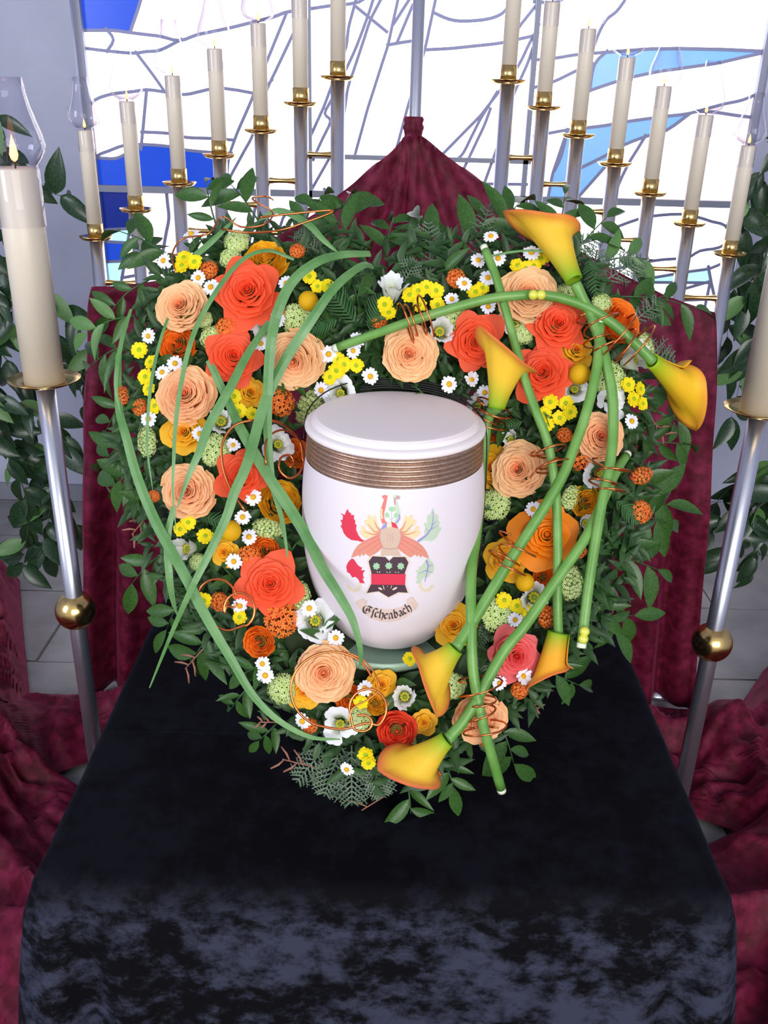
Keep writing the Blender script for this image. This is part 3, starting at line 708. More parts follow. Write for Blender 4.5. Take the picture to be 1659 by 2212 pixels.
def rose_meshes(kind, cin, cmid, cout, seed):
    q = random.Random(seed); cin, cmid, cout = s2l(cin), s2l(cmid), s2l(cout)
    if kind == 'full': rings = [(.06, 2, .56, .01), (.11, 2, .59, .015), (.16, 3, .60, .02), (.22, 3, .60, .03), (.28, 3, .59, .035), (.345, 4, .57, .04), (.415, 4, .545, .05), (.49, 5, .51, .06), (.57, 5, .46, .065), (.65, 5, .40, .07), (.74, 6, .33, .08)]; outer = (6, .84, .24, .13, .0)
    elif kind == 'star': rings = [(.06, 2, .60, .01), (.12, 2, .63, .02), (.18, 3, .63, .03), (.25, 3, .62, .04), (.33, 3, .58, .05), (.42, 4, .52, .07), (.52, 4, .44, .09), (.62, 4, .34, .11)]; outer = (5, .70, .22, .24, .30)
    elif kind == 'open': rings = [(.06, 2, .60, .01), (.12, 2, .62, .02), (.19, 3, .60, .03), (.27, 3, .56, .05), (.36, 4, .49, .07), (.46, 4, .40, .10)]; outer = (5, .66, .26, .36, .08)
    else: rings = [(.07, 3, .56, -.0), (.14, 4, .57, -.0), (.22, 4, .56, 0), (.31, 5, .54, .0), (.41, 5, .50, .01), (.52, 6, .43, .01), (.64, 6, .34, .01), (.77, 6, .22, .02)]; outer = (6, .88, .08, .02, .0)
    parts = []; a = q.uniform(0, 6)
    for k, (r, n, z, lip) in enumerate(rings):
        t = k / (len(rings) - 1); c1 = mix(cin, cmid, min(1, t * 1.6)); c2 = mix(c1, cout, t)
        for i in range(n):
            parts.append(patch(r * q.uniform(.95, 1.05), pi / n * 1.4, z - .13 - .28 * t, z + q.uniform(-.03, .03), lip * 1.35, a + 2 * pi * i / n + q.uniform(-.25, .25), .012 + .045 * t, .07 * t, mix(c1, cin, .2), mix(c2, (1, .9, .7), .06 + .1 * t) if kind == 'full' else c2, 8, 5, .085, q.uniform(0, 6), .78 if kind != 'ball' else .9))
        a += 1.1
    # heart core and calyx
    core = lathe([(.06, .1), (.055, .44), (.035, .53), (.001, .545)], 10); parts.append((core[0], core[1], [cin] * len(core[0])))
    bloom = joinc(parts)
    n, r, z, lip, pt = outer
    pets = []
    for v_ in range(2):
        pets.append(patch(r, pi / n * 1.3, -.3, z, lip, 0, .05, pt, cmid, cout, 9, 6, .05, seed + v_ * 2))
    g_ = lathe([(.02, -.42), (.16, -.36), (.3, -.2), (.2, -.12)], 10)
    return dict(bloom=mesh_m(bloom[:2], M['petal'], bloom[2]), pets=[mesh_m(p[:2], M['petal'], p[2]) for p in pets], n=n, cup=mesh_m(g_, M['stem']))
PR = {
 'peach': [rose_meshes('full', (252, 150, 92), (250, 178, 116), (252, 204, 146), s) for s in (1, 2)],
 'peachdeep': [rose_meshes('full', (252, 128, 80), (250, 164, 106), (252, 196, 138), s) for s in (8,)],
 'red': [rose_meshes('star', (250, 74, 40), (248, 84, 46), (250, 98, 58), s) for s in (3, 4)],
 'pinkred': [rose_meshes('star', (238, 56, 48), (236, 66, 66), (238, 108, 110), 5)],
 'coral': [rose_meshes('ball', (250, 84, 50), (246, 78, 46), (244, 90, 60), 6)],
 'orangeopen': [rose_meshes('open', (250, 140, 20), (250, 134, 18), (248, 142, 22), 7)],
 'yellow': [rose_meshes('open', (246, 140, 30), (248, 168, 30), (250, 190, 40), 9), rose_meshes('ball', (252, 184, 50), (248, 176, 28), (250, 192, 38), 10)],
 'orangeball': [rose_meshes('ball', (252, 136, 44), (250, 126, 34), (250, 134, 38), 12)],
}
RJ = random.Random(21)
def place_rose(kind, x, y, rpx, label, cat='rose', name=None, off=.0, tilt=(0, 0), var=0, group=None, stretch=None):
    p = H(x, y, off); sc = rpx / F_PX * abs((CR.transposed() @ (p - CAM)).z) / (.90 if kind.startswith('peach') else .86)
    n = (HN(p) + E1 * tilt[0] + E2 * tilt[1]).normalized()
    p = H(x, y, off + .0) + n * (-.12 * sc)
    Mx = place(n, E2, p, sc, RJ.uniform(0, 6))
    nm = name or {'peach': 'peach_rose', 'peachdeep': 'peach_rose', 'red': 'orange_red_rose', 'pinkred': 'pink_red_rose', 'coral': 'coral_rose', 'orangeopen': 'orange_rose', 'yellow': 'yellow_rose', 'orangeball': 'orange_ranunculus'}[kind]
    r = tag(empty(nm, M=Mx), label, cat, group)
    pr = PR[kind][var % len(PR[kind])]
    I = Matrix.Identity(4); inst('bloom', pr['bloom'], I, r); inst('calyx', pr['cup'], I, r)
    for k in range(pr['n']):
        s = RJ.uniform(.9, 1.08); inst('petal', pr['pets'][k % 2], Matrix.Rotation(2 * pi * k / pr['n'] + RJ.uniform(-.15, .15), 4, 'Z') @ Matrix.Diagonal((s, s, RJ.uniform(.8, 1.2), 1)), r)
    return r
LM = []   # landmarks (x, y, phrase)
def lm(x, y, ph): LM.append((x, y, ph))
ROSES = [
 ('peach', 395, 665, 57, 'full peach rose highest on the left lobe', 'high left peach rose', 0),
 ('peachdeep', 402, 855, 60, 'full peach rose in the middle of the left edge', 'middle left peach rose', 0),
 ('peach', 636, 778, 63, 'full peach rose behind crossing grass blades, upper left of the urn lid', 'peach rose upper left of the lid', 1),
 ('peachdeep', 408, 1062, 58, 'full peach rose lowest on the left edge, behind a grass blade', 'lower left peach rose', 0),
 ('peach', 882, 765, 57, 'full peach rose directly above the urn lid', 'peach rose above the lid', 0),
 ('peach', 1138, 640, 60, 'full peach rose with a green stem and two pearls across it', 'peach rose under the pearls', 1),
 ('peach', 1122, 1016, 58, 'full peach rose just right of the bronze urn band', 'peach rose beside the bronze band', 0),
 ('peachdeep', 1292, 945, 53, 'full peach rose high on the right edge below white blooms', 'right edge peach rose', 0),
 ('peach', 700, 1452, 62, 'full peach rose inside a big copper ring below the urn', 'peach rose in the copper ring', 1),
 ('peachdeep', 1037, 1552, 54, 'peach rose at lower right under a copper wire bundle', 'peach rose under copper wire', 0),
 ('red', 537, 632, 62, 'spiky orange-red rose at top left below the yellow ranunculus', 'top left orange-red rose', 0),
 ('red', 503, 772, 52, 'orange-red rose with a long hanging petal left of centre', 'hanging-petal red rose', 1),
 ('red', 524, 1030, 46, 'small orange-red rose inside the copper spiral left of the urn', 'red rose in the copper spiral', 0),
 ('red', 584, 1262, 56, 'broad orange-red rose lower left of the urn', 'red rose lower left of the urn', 1),
 ('red', 1026, 738, 52, 'orange-red rose left of the central calla', 'red rose left of the central calla', 0),
 ('red', 1203, 703, 52, 'orange-red rose with a magenta lower petal, upper right', 'magenta-edged red rose', 1),
 ('red', 1172, 808, 56, 'orange-red rose tucked right of the central calla', 'red rose right of the central calla', 0),
 ('pinkred', 1112, 1415, 48, 'pink-red rose under crossing stems at lower right', 'pink-red rose', 0),
 ('coral', 857, 1578, 42, 'coral red ball rose near the tip of the heart', 'coral rose near the tip', 0),
 ('orangeopen', 1180, 1158, 64, 'large open pure orange rose right of the urn', 'large orange rose', 0),
]
for k, (kind, x, y, r, lab, ph, var) in enumerate(ROSES):
    place_rose(kind, x, y, r, lab, off=.014, var=var); lm(x, y, ph)
YEL = [('yellow', 572, 562, 46, 'golden yellow ranunculus at the top of the left lobe', 'top left yellow ranunculus', 1, 'ranunculus'), ('yellow', 400, 935, 42, 'golden rose under the middle left peach rose', 'golden rose on the left', 0, 'rose'),
 ('yellow', 604, 1082, 48, 'golden yellow ranunculus touching the left side of the urn', 'yellow ranunculus left of the urn', 1, 'ranunculus'), ('yellow', 540, 848, 31, 'small orange-yellow rose under the hanging-petal red rose', '', 0, 'rose'),
 ('yellow', 1243, 757, 34, 'wavy golden rose directly above the yellow ball flower', '', 0, 'rose'), ('yellow', 1063, 1012, 42, 'golden rose half hidden between urn and peach rose', '', 0, 'rose'),
 ('yellow', 1266, 1086, 35, 'golden ranunculus by the white bloom on the right edge', 'right edge golden ranunculus', 1, 'ranunculus'), ('yellow', 1092, 1212, 44, 'yellow-orange rose with copper wire, left below the large orange rose', 'yellow rose with copper wire', 0, 'rose'),
 ('yellow', 982, 1352, 40, 'orange-centred yellow rose at the urn foot on the right', 'yellow rose at the urn foot', 0, 'rose'), ('yellow', 485, 1193, 28, 'small golden rose below the left yellow ball flower', '', 0, 'rose'),
 ('yellow', 658, 1492, 36, 'golden petals peeping from under the ringed peach rose', '', 0, 'rose'), ('yellow', 825, 1478, 28, 'small golden rose right of the copper ring', '', 0, 'rose'),
 ('yellow', 812, 1520, 25, 'mustard yellow round bloom inside small copper loops', '', 1, 'ranunculus'), ('yellow', 916, 1560, 24, 'small golden rose right of the coral rose', '', 0, 'rose')]
for kind, x, y, r, lab, ph, var, cat in YEL:
    place_rose(kind, x, y, r, lab, cat, 'yellow_ranunculus' if cat == 'ranunculus' else 'yellow_rose', off=.004, var=var)
    if ph: lm(x, y, ph)
for x, y, r, lab in [(383, 746, 41, 'plain orange ranunculus under the high left peach rose'), (576, 1188, 34, 'orange ranunculus above the broad red rose left of the urn'), (1336, 692, 50, 'ruffled orange bloom at top right behind the stem bundle'), (560, 1386, 34, 'orange ranunculus at the lower left rim below the copper loops'), (755, 1508, 29, 'small orange ranunculus inside the big copper ring'), (1177, 1246, 26, 'small orange bud below the large orange rose'), (640, 978, 32, 'red-orange ranunculus touching the bronze band on the left'), (1062, 930, 26, 'red-orange bud at the right of the urn lid under coiled wire')]:
    place_rose('orangeball', x, y, r, lab, 'ranunculus', off=.002)

# daisy, chrysanthemum, craspedia, lisianthus, clusters
def ray_flower(n, L, W, zt, cp, cc, rd, hd, notch, layers=1, seed=0):
    q = random.Random(seed); pv, pf, pc_ = [], [], []
    for l in range(layers):
        for k in range(n):
            a = 2 * pi * (k + .5 * l) / n + q.uniform(-.08, .08); ll = L * q.uniform(.88, 1.05) * (1 - .18 * l); tz = zt * q.uniform(.5, 1.5) + .08 * l; b = len(pv)
            for j, (t, w_) in enumerate([(.15, .5), (.45, .95), (.75, 1.0), (.93, .75), (1.0, .28)]):
                for s in (-1, 0, 1):
                    r = ll * t - (notch if (s == 0 and j == 4) else 0); x = s * W * w_ * .5
                    pv.append((r * cos(a) - x * sin(a), r * sin(a) + x * cos(a), tz * t + (-.04 if s == 0 else 0) + .05 * l - .1 * t * t)); pc_.append(cp)
            for j in range(4):
                for s in range(2): i = b + j * 3 + s; pf.append((i, i + 1, i + 4, i + 3))
    dv, df = lathe([(rd, -.05), (rd, hd * .3), (rd * .8, hd * .75), (rd * .45, hd), (.01, hd * .95)], 14)
    return mesh_m((pv, pf), M['fine'], pc_), mesh_m((dv, df), M['fine'], [cc] * len(dv))
DAISY = [ray_flower(13, 1, .36, .02, s2l((240, 240, 250)), s2l((234, 176, 30)), .33, .26, .03, 1, s) for s in (1, 2)] + [ray_flower(11, .95, .42, .5, s2l((240, 240, 250)), s2l((226, 170, 40)), .36, .26, .03, 1, 5)]
MUM = [ray_flower(12, 1, .46, .12, s2l((244, 222, 20)), s2l((168, 190, 30)), .30, .2, .02, 2, s) for s in (3, 4)]
used = set(r[4] for r in ROSES)
def dirw(dx, dy):
    a = math.degrees(atan2(-dy, dx)) % 360
    return ['right of', 'above right of', 'directly above', 'above left of', 'left of', 'below left of', 'directly below', 'below right of'][int((a + 22.5) // 45) % 8]
def auto(x, y, head):
    c = sorted(LM, key=lambda l: (l[0] - x) ** 2 + (l[1] - y) ** 2)
    for extra in ('', 'farther '):
        for l in c[:5]:
            s = '%s %s%s the %s' % (head, 'a little ' if extra else '', dirw(x - l[0], y - l[1]), l[2])
            if extra: s = '%s, second one %s the %s' % (head, dirw(x - l[0], y - l[1]), l[2])
            if s not in used: used.add(s); return s
    return head
for x, y, ph in [(1100, 780, 'central calla'), (1190, 520, 'top right calla'), (1480, 850, 'far right calla'), (930, 1480, 'calla below the urn'), (890, 1650, 'lowest calla'), (1185, 1440, 'slim half-closed calla')]: lm(x, y, ph)
def small(name, meshes, x, y, rpx, label, cat, group, parts, off=.012, wob=.35):
    p = H(x, y, off); sc = rpx / F_PX * abs((CR.transposed() @ (p - CAM)).z)
    n = (HN(p) + V((RJ.uniform(-wob, wob), RJ.uniform(-wob, wob * .3), RJ.uniform(-wob, wob)))).normalized()
    r = tag(empty(name, M=place(n, E2, p, sc, RJ.uniform(0, 6))), label, cat, group)
    for nm, me in zip(parts, meshes): inst(nm, me, Matrix.Identity(4), r)
    # its own wiry stem into the cushion
    q = tube([(0, 0, -.05), (.1, .1, -1.6)], .09, 5); inst('stem', STEMM, Matrix.Identity(4), r)
    return r
STEMM = mesh_m(tube([(0, 0, -.02), (.1, .05, -1.0), (.1, .1, -1.7)], .07, 5), M['stem'])
DA = [(428, 600), (455, 620), (618, 612), (320, 726), (350, 804), (378, 785), (320, 905), (431, 937), (503, 962), (524, 1117), (538, 1160), (505, 1213), (668, 1314), (725, 1378), (567, 1434), (573, 1459), (653, 1558), (788, 1487), (749, 1662), (1079, 1476), (1130, 1461), (1113, 1339), (1060, 510), (1033, 562), (1076, 558), (1003, 612), (976, 646), (770, 736), (763, 758), (710, 765), (800, 813), (970, 830), (1018, 820), (1047, 848), (1148, 545), (1054, 600), (1055, 662), (694, 843), (1365, 910), (413, 505), (353, 563), (547, 1074), (518, 1309), (600, 689), (563, 742), (1152, 1100)]
for i, (x, y) in enumerate(DA): small('daisy', DAISY[i % 3 if i % 4 == 0 else i % 2], x, y, RJ.uniform(16.5, 20), auto(x, y, 'small white daisy'), 'daisy', 'white daisies in the flower heart', ('petals', 'flower_centre'), .019)
MU = [(727, 800), (743, 787), (731, 776), (770, 789), (713, 815), (903, 628), (885, 637), (906, 658), (942, 628), (945, 658), (921, 620), (840, 676), (831, 658), (1042, 622), (1027, 631), (1117, 574), (1153, 574), (1168, 559), (397, 557), (420, 566), (393, 574), (686, 619), (668, 597), (708, 617), (301, 756), (325, 782), (314, 814), (321, 840), (335, 877), (545, 894), (516, 888), (505, 856), (1189, 868), (1209, 903), (1176, 893), (1222, 871), (1231, 890), (1181, 918), (1357, 831), (1383, 840), (1369, 862), (1388, 872), (1089, 1297), (1117, 1309), (1142, 1322), (885, 1423), (518, 1333), (790, 1630), (796, 1648), (780, 1516), (407, 1128), (389, 1143), (443, 1158), (441, 1297), (935, 1445), (1135, 580)]
for i, (x, y) in enumerate(MU): small('yellow_chrysanthemum', MUM[i % 2], x, y, RJ.uniform(16, 19.5), auto(x, y, 'small yellow chrysanthemum'), 'chrysanthemum', 'yellow button chrysanthemums', ('petals', 'flower_centre'), .015)
def fib(n):
    for k in range(n):
        z = 1 - 2 * (k + .5) / n; r = sqrt(1 - z * z); a = 2.39996 * k; yield V((r * cos(a), r * sin(a), z))
def craspedia():
    parts = []; c1, c2 = s2l((222, 170, 16)), s2l((240, 196, 30))
    v, f = lathe([(.93 * sin(pi * k / 10) + .001, -.93 * cos(pi * k / 10)) for k in range(11)], 16); parts.append((v, f, [c1] * len(v)))
    for d in fib(260):
        if d.z < -.5: continue
        x = d.orthogonal().normalized(); y = d.cross(x); b = [d * .92 + (x * cos(a) + y * sin(a)) * .075 for a in (0, pi / 2, pi, 3 * pi / 2)] + [d * 1.01]
        parts.append((b, [(0, 1, 4), (1, 2, 4), (2, 3, 4), (3, 0, 4)], [c1] * 4 + [c2]))
    j = joinc(parts); return mesh_m(j[:2], M['fine'], j[2])
CR_M = craspedia()
for x, y, r, l in [(666, 650, 22, 'yellow ball flower upper left, beside the topmost grass blades'), (1252, 808, 24, 'yellow ball flower at the right under the wavy golden rose'), (498, 1147, 24, 'yellow ball flower on the left below the small red rose'), (1134, 1258, 21, 'yellow ball flower right of the urn below the large orange rose')]:
    small('craspedia', [CR_M], x, y, r, l, 'ball flower', 'yellow ball flowers', ('flower_head',), .022, .1)
def lisi(seed, closed):
    q = random.Random(seed); cw, cg = s2l((244, 243, 250)), s2l((226, 236, 205)); ps = []
    for k in range(2):
        p = patch(.62 if not closed else .5, .72, -.35, .42 if not closed else .75, .42 if not closed else .12, 0, .10, 0, cg, cw, 9, 7, .1, q.uniform(0, 6)); ps.append(mesh_m(p[:2], M['petal'], p[2]))
    c = []; 
    for k in range(9):
        a = 2 * pi * k / 9; v, f = tube([(0, 0, -.2), (.12 * cos(a), .12 * sin(a), .12), (.2 * cos(a), .2 * sin(a), .24)], lambda t: .025 + .05 * t, 5); c.append((v, f, [s2l((206, 190, 50)) if i > 9 else s2l((150, 180, 80)) for i in range(len(v))]))
    v, f = lathe([(.1, -.2), (.12, .05), (.07, .22), (.01, .26)], 10); c.append((v, f, [s2l((140, 175, 70))] * len(v))); j = joinc(c)
    return ps, mesh_m(j[:2], M['fine'], j[2]), closed
LI = [lisi(1, False), lisi(2, True)]
def lisianthus(x, y, rpx, label, closed, tilt=(0, 0), off=.004):
    ps, cen, _ = LI[1 if closed else 0]; p = H(x, y, off); sc = rpx / F_PX * abs((CR.transposed() @ (p - CAM)).z) / (.86 if not closed else .66)
    n = (HN(p) + E1 * tilt[0] + E2 * tilt[1]).normalized(); r = tag(empty('white_lisianthus', M=place(n, E2, p, sc, RJ.uniform(0, 6))), label, 'lisianthus', 'white lisianthus blooms')
    inst('flower_centre', cen, Matrix.Identity(4), r); N = 6
    for k in range(N): s = RJ.uniform(.85, 1.08) * (1 - .16 * (k % 2)); inst('petal', ps[k % 2], Matrix.Rotation(2 * pi * k / N + RJ.uniform(-.15, .15), 4, 'Z') @ Matrix.Diagonal((s, s, 1, 1)), r)
for x, y, r, l, c, t in [(845, 637, 34, 'white lisianthus bud highest in the centre, above the arching stem', 1, (0, .5)), (948, 718, 30, 'white rolled lisianthus under the arching calla stem', 1, (0, 0)), (680, 1342, 44, 'wide open white lisianthus at lower left of the urn, daisy on it', 0, (0, 0)), (736, 1562, 37, 'white lisianthus inside the copper loops below the urn', 0, (0, 0)),
 (598, 962, 36, 'white lisianthus with green centre inside the copper spiral', 0, (0, 0)), (410, 1185, 31, 'white lisianthus petals at the lower left edge', 1, (-.3, 0)), (1360, 778, 36, 'white lisianthus behind the coiled wire at far right', 1, (.3, 0)), (1240, 842, 32, 'white lisianthus just below the right yellow ball flower', 0, (0, 0)), (1318, 868, 34, 'white lisianthus above the right edge peach rose', 0, (.2, 0)),
 (1290, 1022, 36, 'white lisianthus below the right edge peach rose', 0, (0, 0)), (1152, 1290, 34, 'white lisianthus right of the urn under the diagonal stem', 1, (0, 0)), (738, 848, 34, 'white lisianthus tucked behind the urn lid on the left', 0, (0, 0)), (875, 1505, 29, 'white rolled lisianthus left of the calla below the urn', 1, (0, 0)), (477, 912, 32, 'white lisianthus beside the middle left peach rose', 1, (0, 0)), (572, 712, 28, 'white lisianthus between the two orange-red roses at top left', 0, (0, 0)), (1112, 700, 30, 'white lisianthus behind the stem above the central calla', 0, (0, 0)), (1035, 878, 28, 'white lisianthus behind the urn lid on the right', 0, (0, 0)), (1105, 950, 20, 'small white bloom above the peach rose beside the bronze band', 1, (0, 0)), (1262, 1130, 20, 'small white bloom right of the large orange rose', 1, (0, 0))]:
    lisianthus(x, y, r, l, c, t)
def cluster(seed, n, c1, c2, fs, pet=5, ell=1.0, tall=.6):
    q = random.Random(seed); parts = []
    for d in fib(n):
        if d.z < -.15: continue
        p = V((d.x, d.y * ell, d.z * tall)) * q.uniform(.85, 1.03); nn = V((d.x, d.y / ell, d.z / tall)).normalized(); x = nn.orthogonal().normalized(); y = nn.cross(x); a0 = q.uniform(0, 6); c = mix(c1, c2, q.random())
        v = [p + nn * .02]; f = []
        for k in range(pet):
            a = a0 + 2 * pi * k / pet; e = x * cos(a) + y * sin(a); g_ = x * -sin(a) + y * cos(a); b = len(v)
            v += [p + e * fs * .5 + g_ * fs * .28 + nn * .03, p + e * fs + nn * .07, p + e * fs * .5 - g_ * fs * .28 + nn * .03]; f += [(0, b + 2, b + 1, b)]
        parts.append((v, f, [c] * len(v)))
        b0 = p * .3; v, f = tube([b0, p], .03, 3, False); parts.append((v, f, [mix(c1, c2, .2)] * len(v)))
    j = joinc(parts); return mesh_m(j[:2], M['fine'], j[2])
VIB = [cluster(s, 170, s2l((196, 220, 130)), s2l((222, 238, 170)), .2, 5, e) for s, e in ((1, 1.0), (2, 1.5))]
ASC = [cluster(s, 95, s2l((238, 104, 36)), s2l((250, 142, 62)), .24, 5, e, .7) for s, e in ((3, 1.0), (4, 1.5))]
def clus(me, name, x, y, rpx, label, cat, group, spin=None, off=.0):
    p = H(x, y, off); sc = rpx / F_PX * abs((CR.transposed() @ (p - CAM)).z) * 1.05
    r = tag(empty(name, M=place(HN(p), E2, p, sc, RJ.uniform(0, 6) if spin is None else radians(spin))), label, cat, group); inst('florets', me, Matrix.Identity(4), r); inst('stem', STEMM, Matrix.Identity(4), r)
for x, y, r, e, sp in [(512, 522, 26, 0, None), (498, 558, 22, 0, None), (643, 690, 33, 0, None), (458, 730, 24, 0, None), (670, 880, 28, 1, -30), (465, 972, 34, 0, None), (318, 955, 21, 1, 5), (580, 1142, 22, 1, 80), (650, 1288, 20, 1, 0), (1314, 818, 36, 0, None), (1222, 646, 30, 0, None), (984, 690, 27, 0, None), (1068, 1090, 33, 0, None), (1232, 1076, 18, 1, -20), (1232, 1258, 25, 1, 5), (1076, 1328, 35, 0, None), (611, 1488, 31, 0, None), (775, 1552, 26, 0, None), (978, 1482, 27, 0, None), (1392, 752, 22, 1, 0), (440, 690, 18, 0, None), (1300, 655, 22, 0, None), (428, 1215, 18, 0, None), (1130, 720, 22, 0, None), (880, 1600, 18, 0, None)]:
    clus(VIB[e], 'viburnum_cluster', x, y, r, auto(x, y, 'pale green viburnum cluster'), 'viburnum', 'pale green viburnum clusters', sp, .004)
for x, y, r, e, sp in [(605, 868, 30, 0, None), (608, 1338, 36, 0, None), (490, 708, 22, 0, None), (642, 543, 16, 0, None), (452, 584, 19, 0, None), (265, 855, 14, 1, 10), (302, 880, 17, 0, None), (1254, 978, 25, 1, -10), (1220, 940, 16, 0, None), (1386, 1027, 18, 1, -70), (1384, 1106, 24, 0, None), (1180, 1331, 17, 1, 0), (985, 602, 20, 0, None), (1122, 1490, 19, 0, None), (538, 1200, 22, 0, None), (820, 696, 15, 0, None), (668, 1568, 17, 0, None), (475, 1300, 20, 0, None), (333, 1072, 13, 0, None), (1250, 1190, 16, 0, None), (930, 1432, 16, 0, None), (1050, 1600, 14, 0, None)]:
    clus(ASC[e], 'orange_milkweed', x, y, r, auto(x, y, 'tiny-flowered orange milkweed cluster'), 'milkweed', 'orange milkweed clusters', sp, .008)

# ------------------------------------------------------------------ calla lilies
def spathe(P0, P1, side, Rm, r0, tip=.35, open_=.85, roll=1.0, base=(126, 182, 30), body=(246, 204, 58), rim=(236, 116, 66)):
    """P0 tube base, P1 mouth centre, side = direction of the pointed tip across the axis"""
    P0, P1 = V(P0), V(P1); ax = (P1 - P0); L = ax.length; ax.normalize(); s = V(side); s = (s - ax * s.dot(ax)).normalized(); b = ax.cross(s)
    nu, nv = 36, 18; vv = []; ff = []; cc = []; cb, cy, cr = s2l(base), s2l(body), s2l(rim)
    for j in range(nv + 1):
        v = j / nv
        for i in range(nu + 1):
            u = 2 * i / nu - 1; ph = u * pi * 1.06; c = cos(ph)
            reach = L * (.92 + .16 * c + tip * max(0, 1 - abs(u) * 1.9) ** 1.6)
            z = reach * v; e_ = max(0, (v - .78) / .22); rr = r0 + (Rm - r0) * (v ** 1.45) * (open_ + .15 * c) + Rm * .34 * roll * e_ ** 2 * (.45 + .55 * (1 - c) / 2 + .3 * max(0, c))
            rr *= 1 + .03 * sin(ph * 3 + 1) * v + (.12 * (1 if u > 0 else -1) * abs(u) ** 3)
            z -= Rm * .20 * roll * e_ ** 2 * (1 - .9 * max(0, c))
            p = P0 + ax * z + (s * c + b * sin(ph)) * rr
            vv.append(p); k = min(1, v * 2.0); col = mix(cb, cy, k ** .8) ; e = max(0, (v - .8) / .2); st = .09 * max(0, sin(ph * 9)) ; col = mix(col, cr, min(1, e ** 1.6 * .85 + st * v)); cc.append(col)
    for j in range(nv):
        for i in range(nu):
            a = j * (nu + 1) + i; ff.append((a, a + 1, a + nu + 2, a + nu + 1))
    return vv, ff, cc
def calla(label, stem_px, offs, r_stem, P0, P1, side, Rm, r0=.011, cut=False, **kw):
    n = len(stem_px); P = []
    for k, (x, y) in enumerate(stem_px):
        o = offs if not isinstance(offs, (list, tuple)) else interp([(i / (len(offs) - 1), q) for i, q in enumerate(offs)], k / (n - 1)); P.append(H(x, y, o))
    root = tag(empty('calla_lily', tuple(P0)), label, 'calla lily', 'yellow-orange calla lilies')
    path = smooth_path(P, 5); path = [V(P0)] + path if (path[0] - V(P0)).length > .004 else path
    if not cut: pass
    wobj('stem', tube(path, lambda t: r_stem * (1 - .12 * t), 12), M['stem'], root)
    e = path[-1]; d = (path[-1] - path[-2]).normalized(); wobj('cut_end', tube([e, e + d * .006], r_stem * .82, 10), M['cut'], root)
    v, f, c = spathe(P0, P1, side, Rm, r0, **kw)
    o = wobj('spathe', (v, f), M['petal'], root, c); md = o.modifiers.new('s', 'SOLIDIFY'); md.thickness = .0012
    ax = (V(P1) - V(P0)); wobj('spadix', tube([V(P0) + ax * .15, V(P0) + ax * .45, V(P0) + ax * .66], lambda t: .0055 * (1.1 - .4 * t), 8), mat('spadix_yellow', (240, 190, 50), .7), root)
    return root
ST = .0067
calla('calla lily at top right, opening upwards towards the window', [(1243, 612), (1258, 645), (1280, 690), (1303, 760), (1322, 850), (1324, 940), (1316, 1010), (1298, 1099), (1273, 1256), (1257, 1388)], [.055, .045, .045, .05, .05], ST, H(1240, 606, .055), H(1174, 480, .05), E1 * -1 - EN * .1, .030, r0=.010, tip=.32)
calla('large central calla lily standing upright at the right of the urn lid', [(1072, 880), (1054, 905), (1045, 974), (1037, 1068), (1028, 1160), (1018, 1240), (1018, 1350), (1022, 1449), (1041, 1554), (1058, 1617), (1082, 1702)], [.05, .045, .05, .06, .05, .04], ST, H(1072, 882, .058), H(1094, 755, .065), E1 * -.8 + EN * .5 + E2 * .2, .033, r0=.010, tip=.25)
calla('far right calla lily drooping over the burgundy drape', [(1412, 782), (1375, 745), (1325, 700), (1270, 665), (1215, 645), (1160, 637), (1100, 640), (1050, 647), (970, 668), (900, 690), (820, 718), (730, 750)], [.05, .05, .05, .055, .045, .02], ST * .93, H(1408, 780, .05), H(1490, 850, .04), E1 * -.7 - E2 * 1 + EN * .3, .027, r0=.009, tip=.35, base=(150, 196, 30), body=(248, 200, 40), rim=(244, 160, 60))
calla('calla lily hanging just below the urn foot on the right', [(990, 1392), (1029, 1331), (1101, 1212), (1154, 1131), (1211, 1037), (1242, 961), (1267, 889), (1290, 790), (1296, 700)], [.06, .055, .05, .045], ST, H(984, 1400, .062), H(926, 1468, .055), -E2 * 1 - E1 * .1 + EN * .3, .031, r0=.010, tip=.4)
calla('lowest calla lily at the tip of the heart with pink lip', [(972, 1592), (1010, 1545), (1085, 1413), (1135, 1350), (1204, 1250), (1261, 1168), (1290, 1110), (1330, 1020), (1352, 985)], [.05, .05, .045, .0], ST, H(966, 1597, .052), H(886, 1664, .045), -E1 * .8 - E2 * .3 + EN * .2, .031, r0=.010, tip=.3, rim=(228, 92, 74))
calla('slim half-closed calla lily pointing down at lower right', [(1206, 1372), (1204, 1300), (1205, 1200), (1202, 1084), (1193, 1005), (1179, 943), (1157, 886), (1128, 800), (1098, 690), (1072, 600), (1048, 540)], [.03, .04, .05, .06, .05, .04], ST * .85, H(1206, 1366, .03), H(1186, 1462, .03), -E1 * .8 - E2 * .2, .019, r0=.0125, tip=.3, body=(244, 176, 40))
# pearls on stems
for x, y, l in [(1152, 637, 'left of the two yellow pearls on the arching stem'), (1169, 637, 'right of the two yellow pearls on the arching stem'), (1263, 1364, 'upper yellow pearl at the cut end of the hanging stem'), (1260, 1380, 'lower yellow pearl at the cut end of the hanging stem')]:
    p = H(x, y, .066 if y < 700 else .062); rr = .0058
    o = obj('yellow_pearl', lathe([(rr * sin(pi * k / 10) + 1e-5, -rr * cos(pi * k / 10)) for k in range(11)], 16), M['pearl']); o.location = p; tag(o, l, 'pearl', 'yellow pearls on the stems')

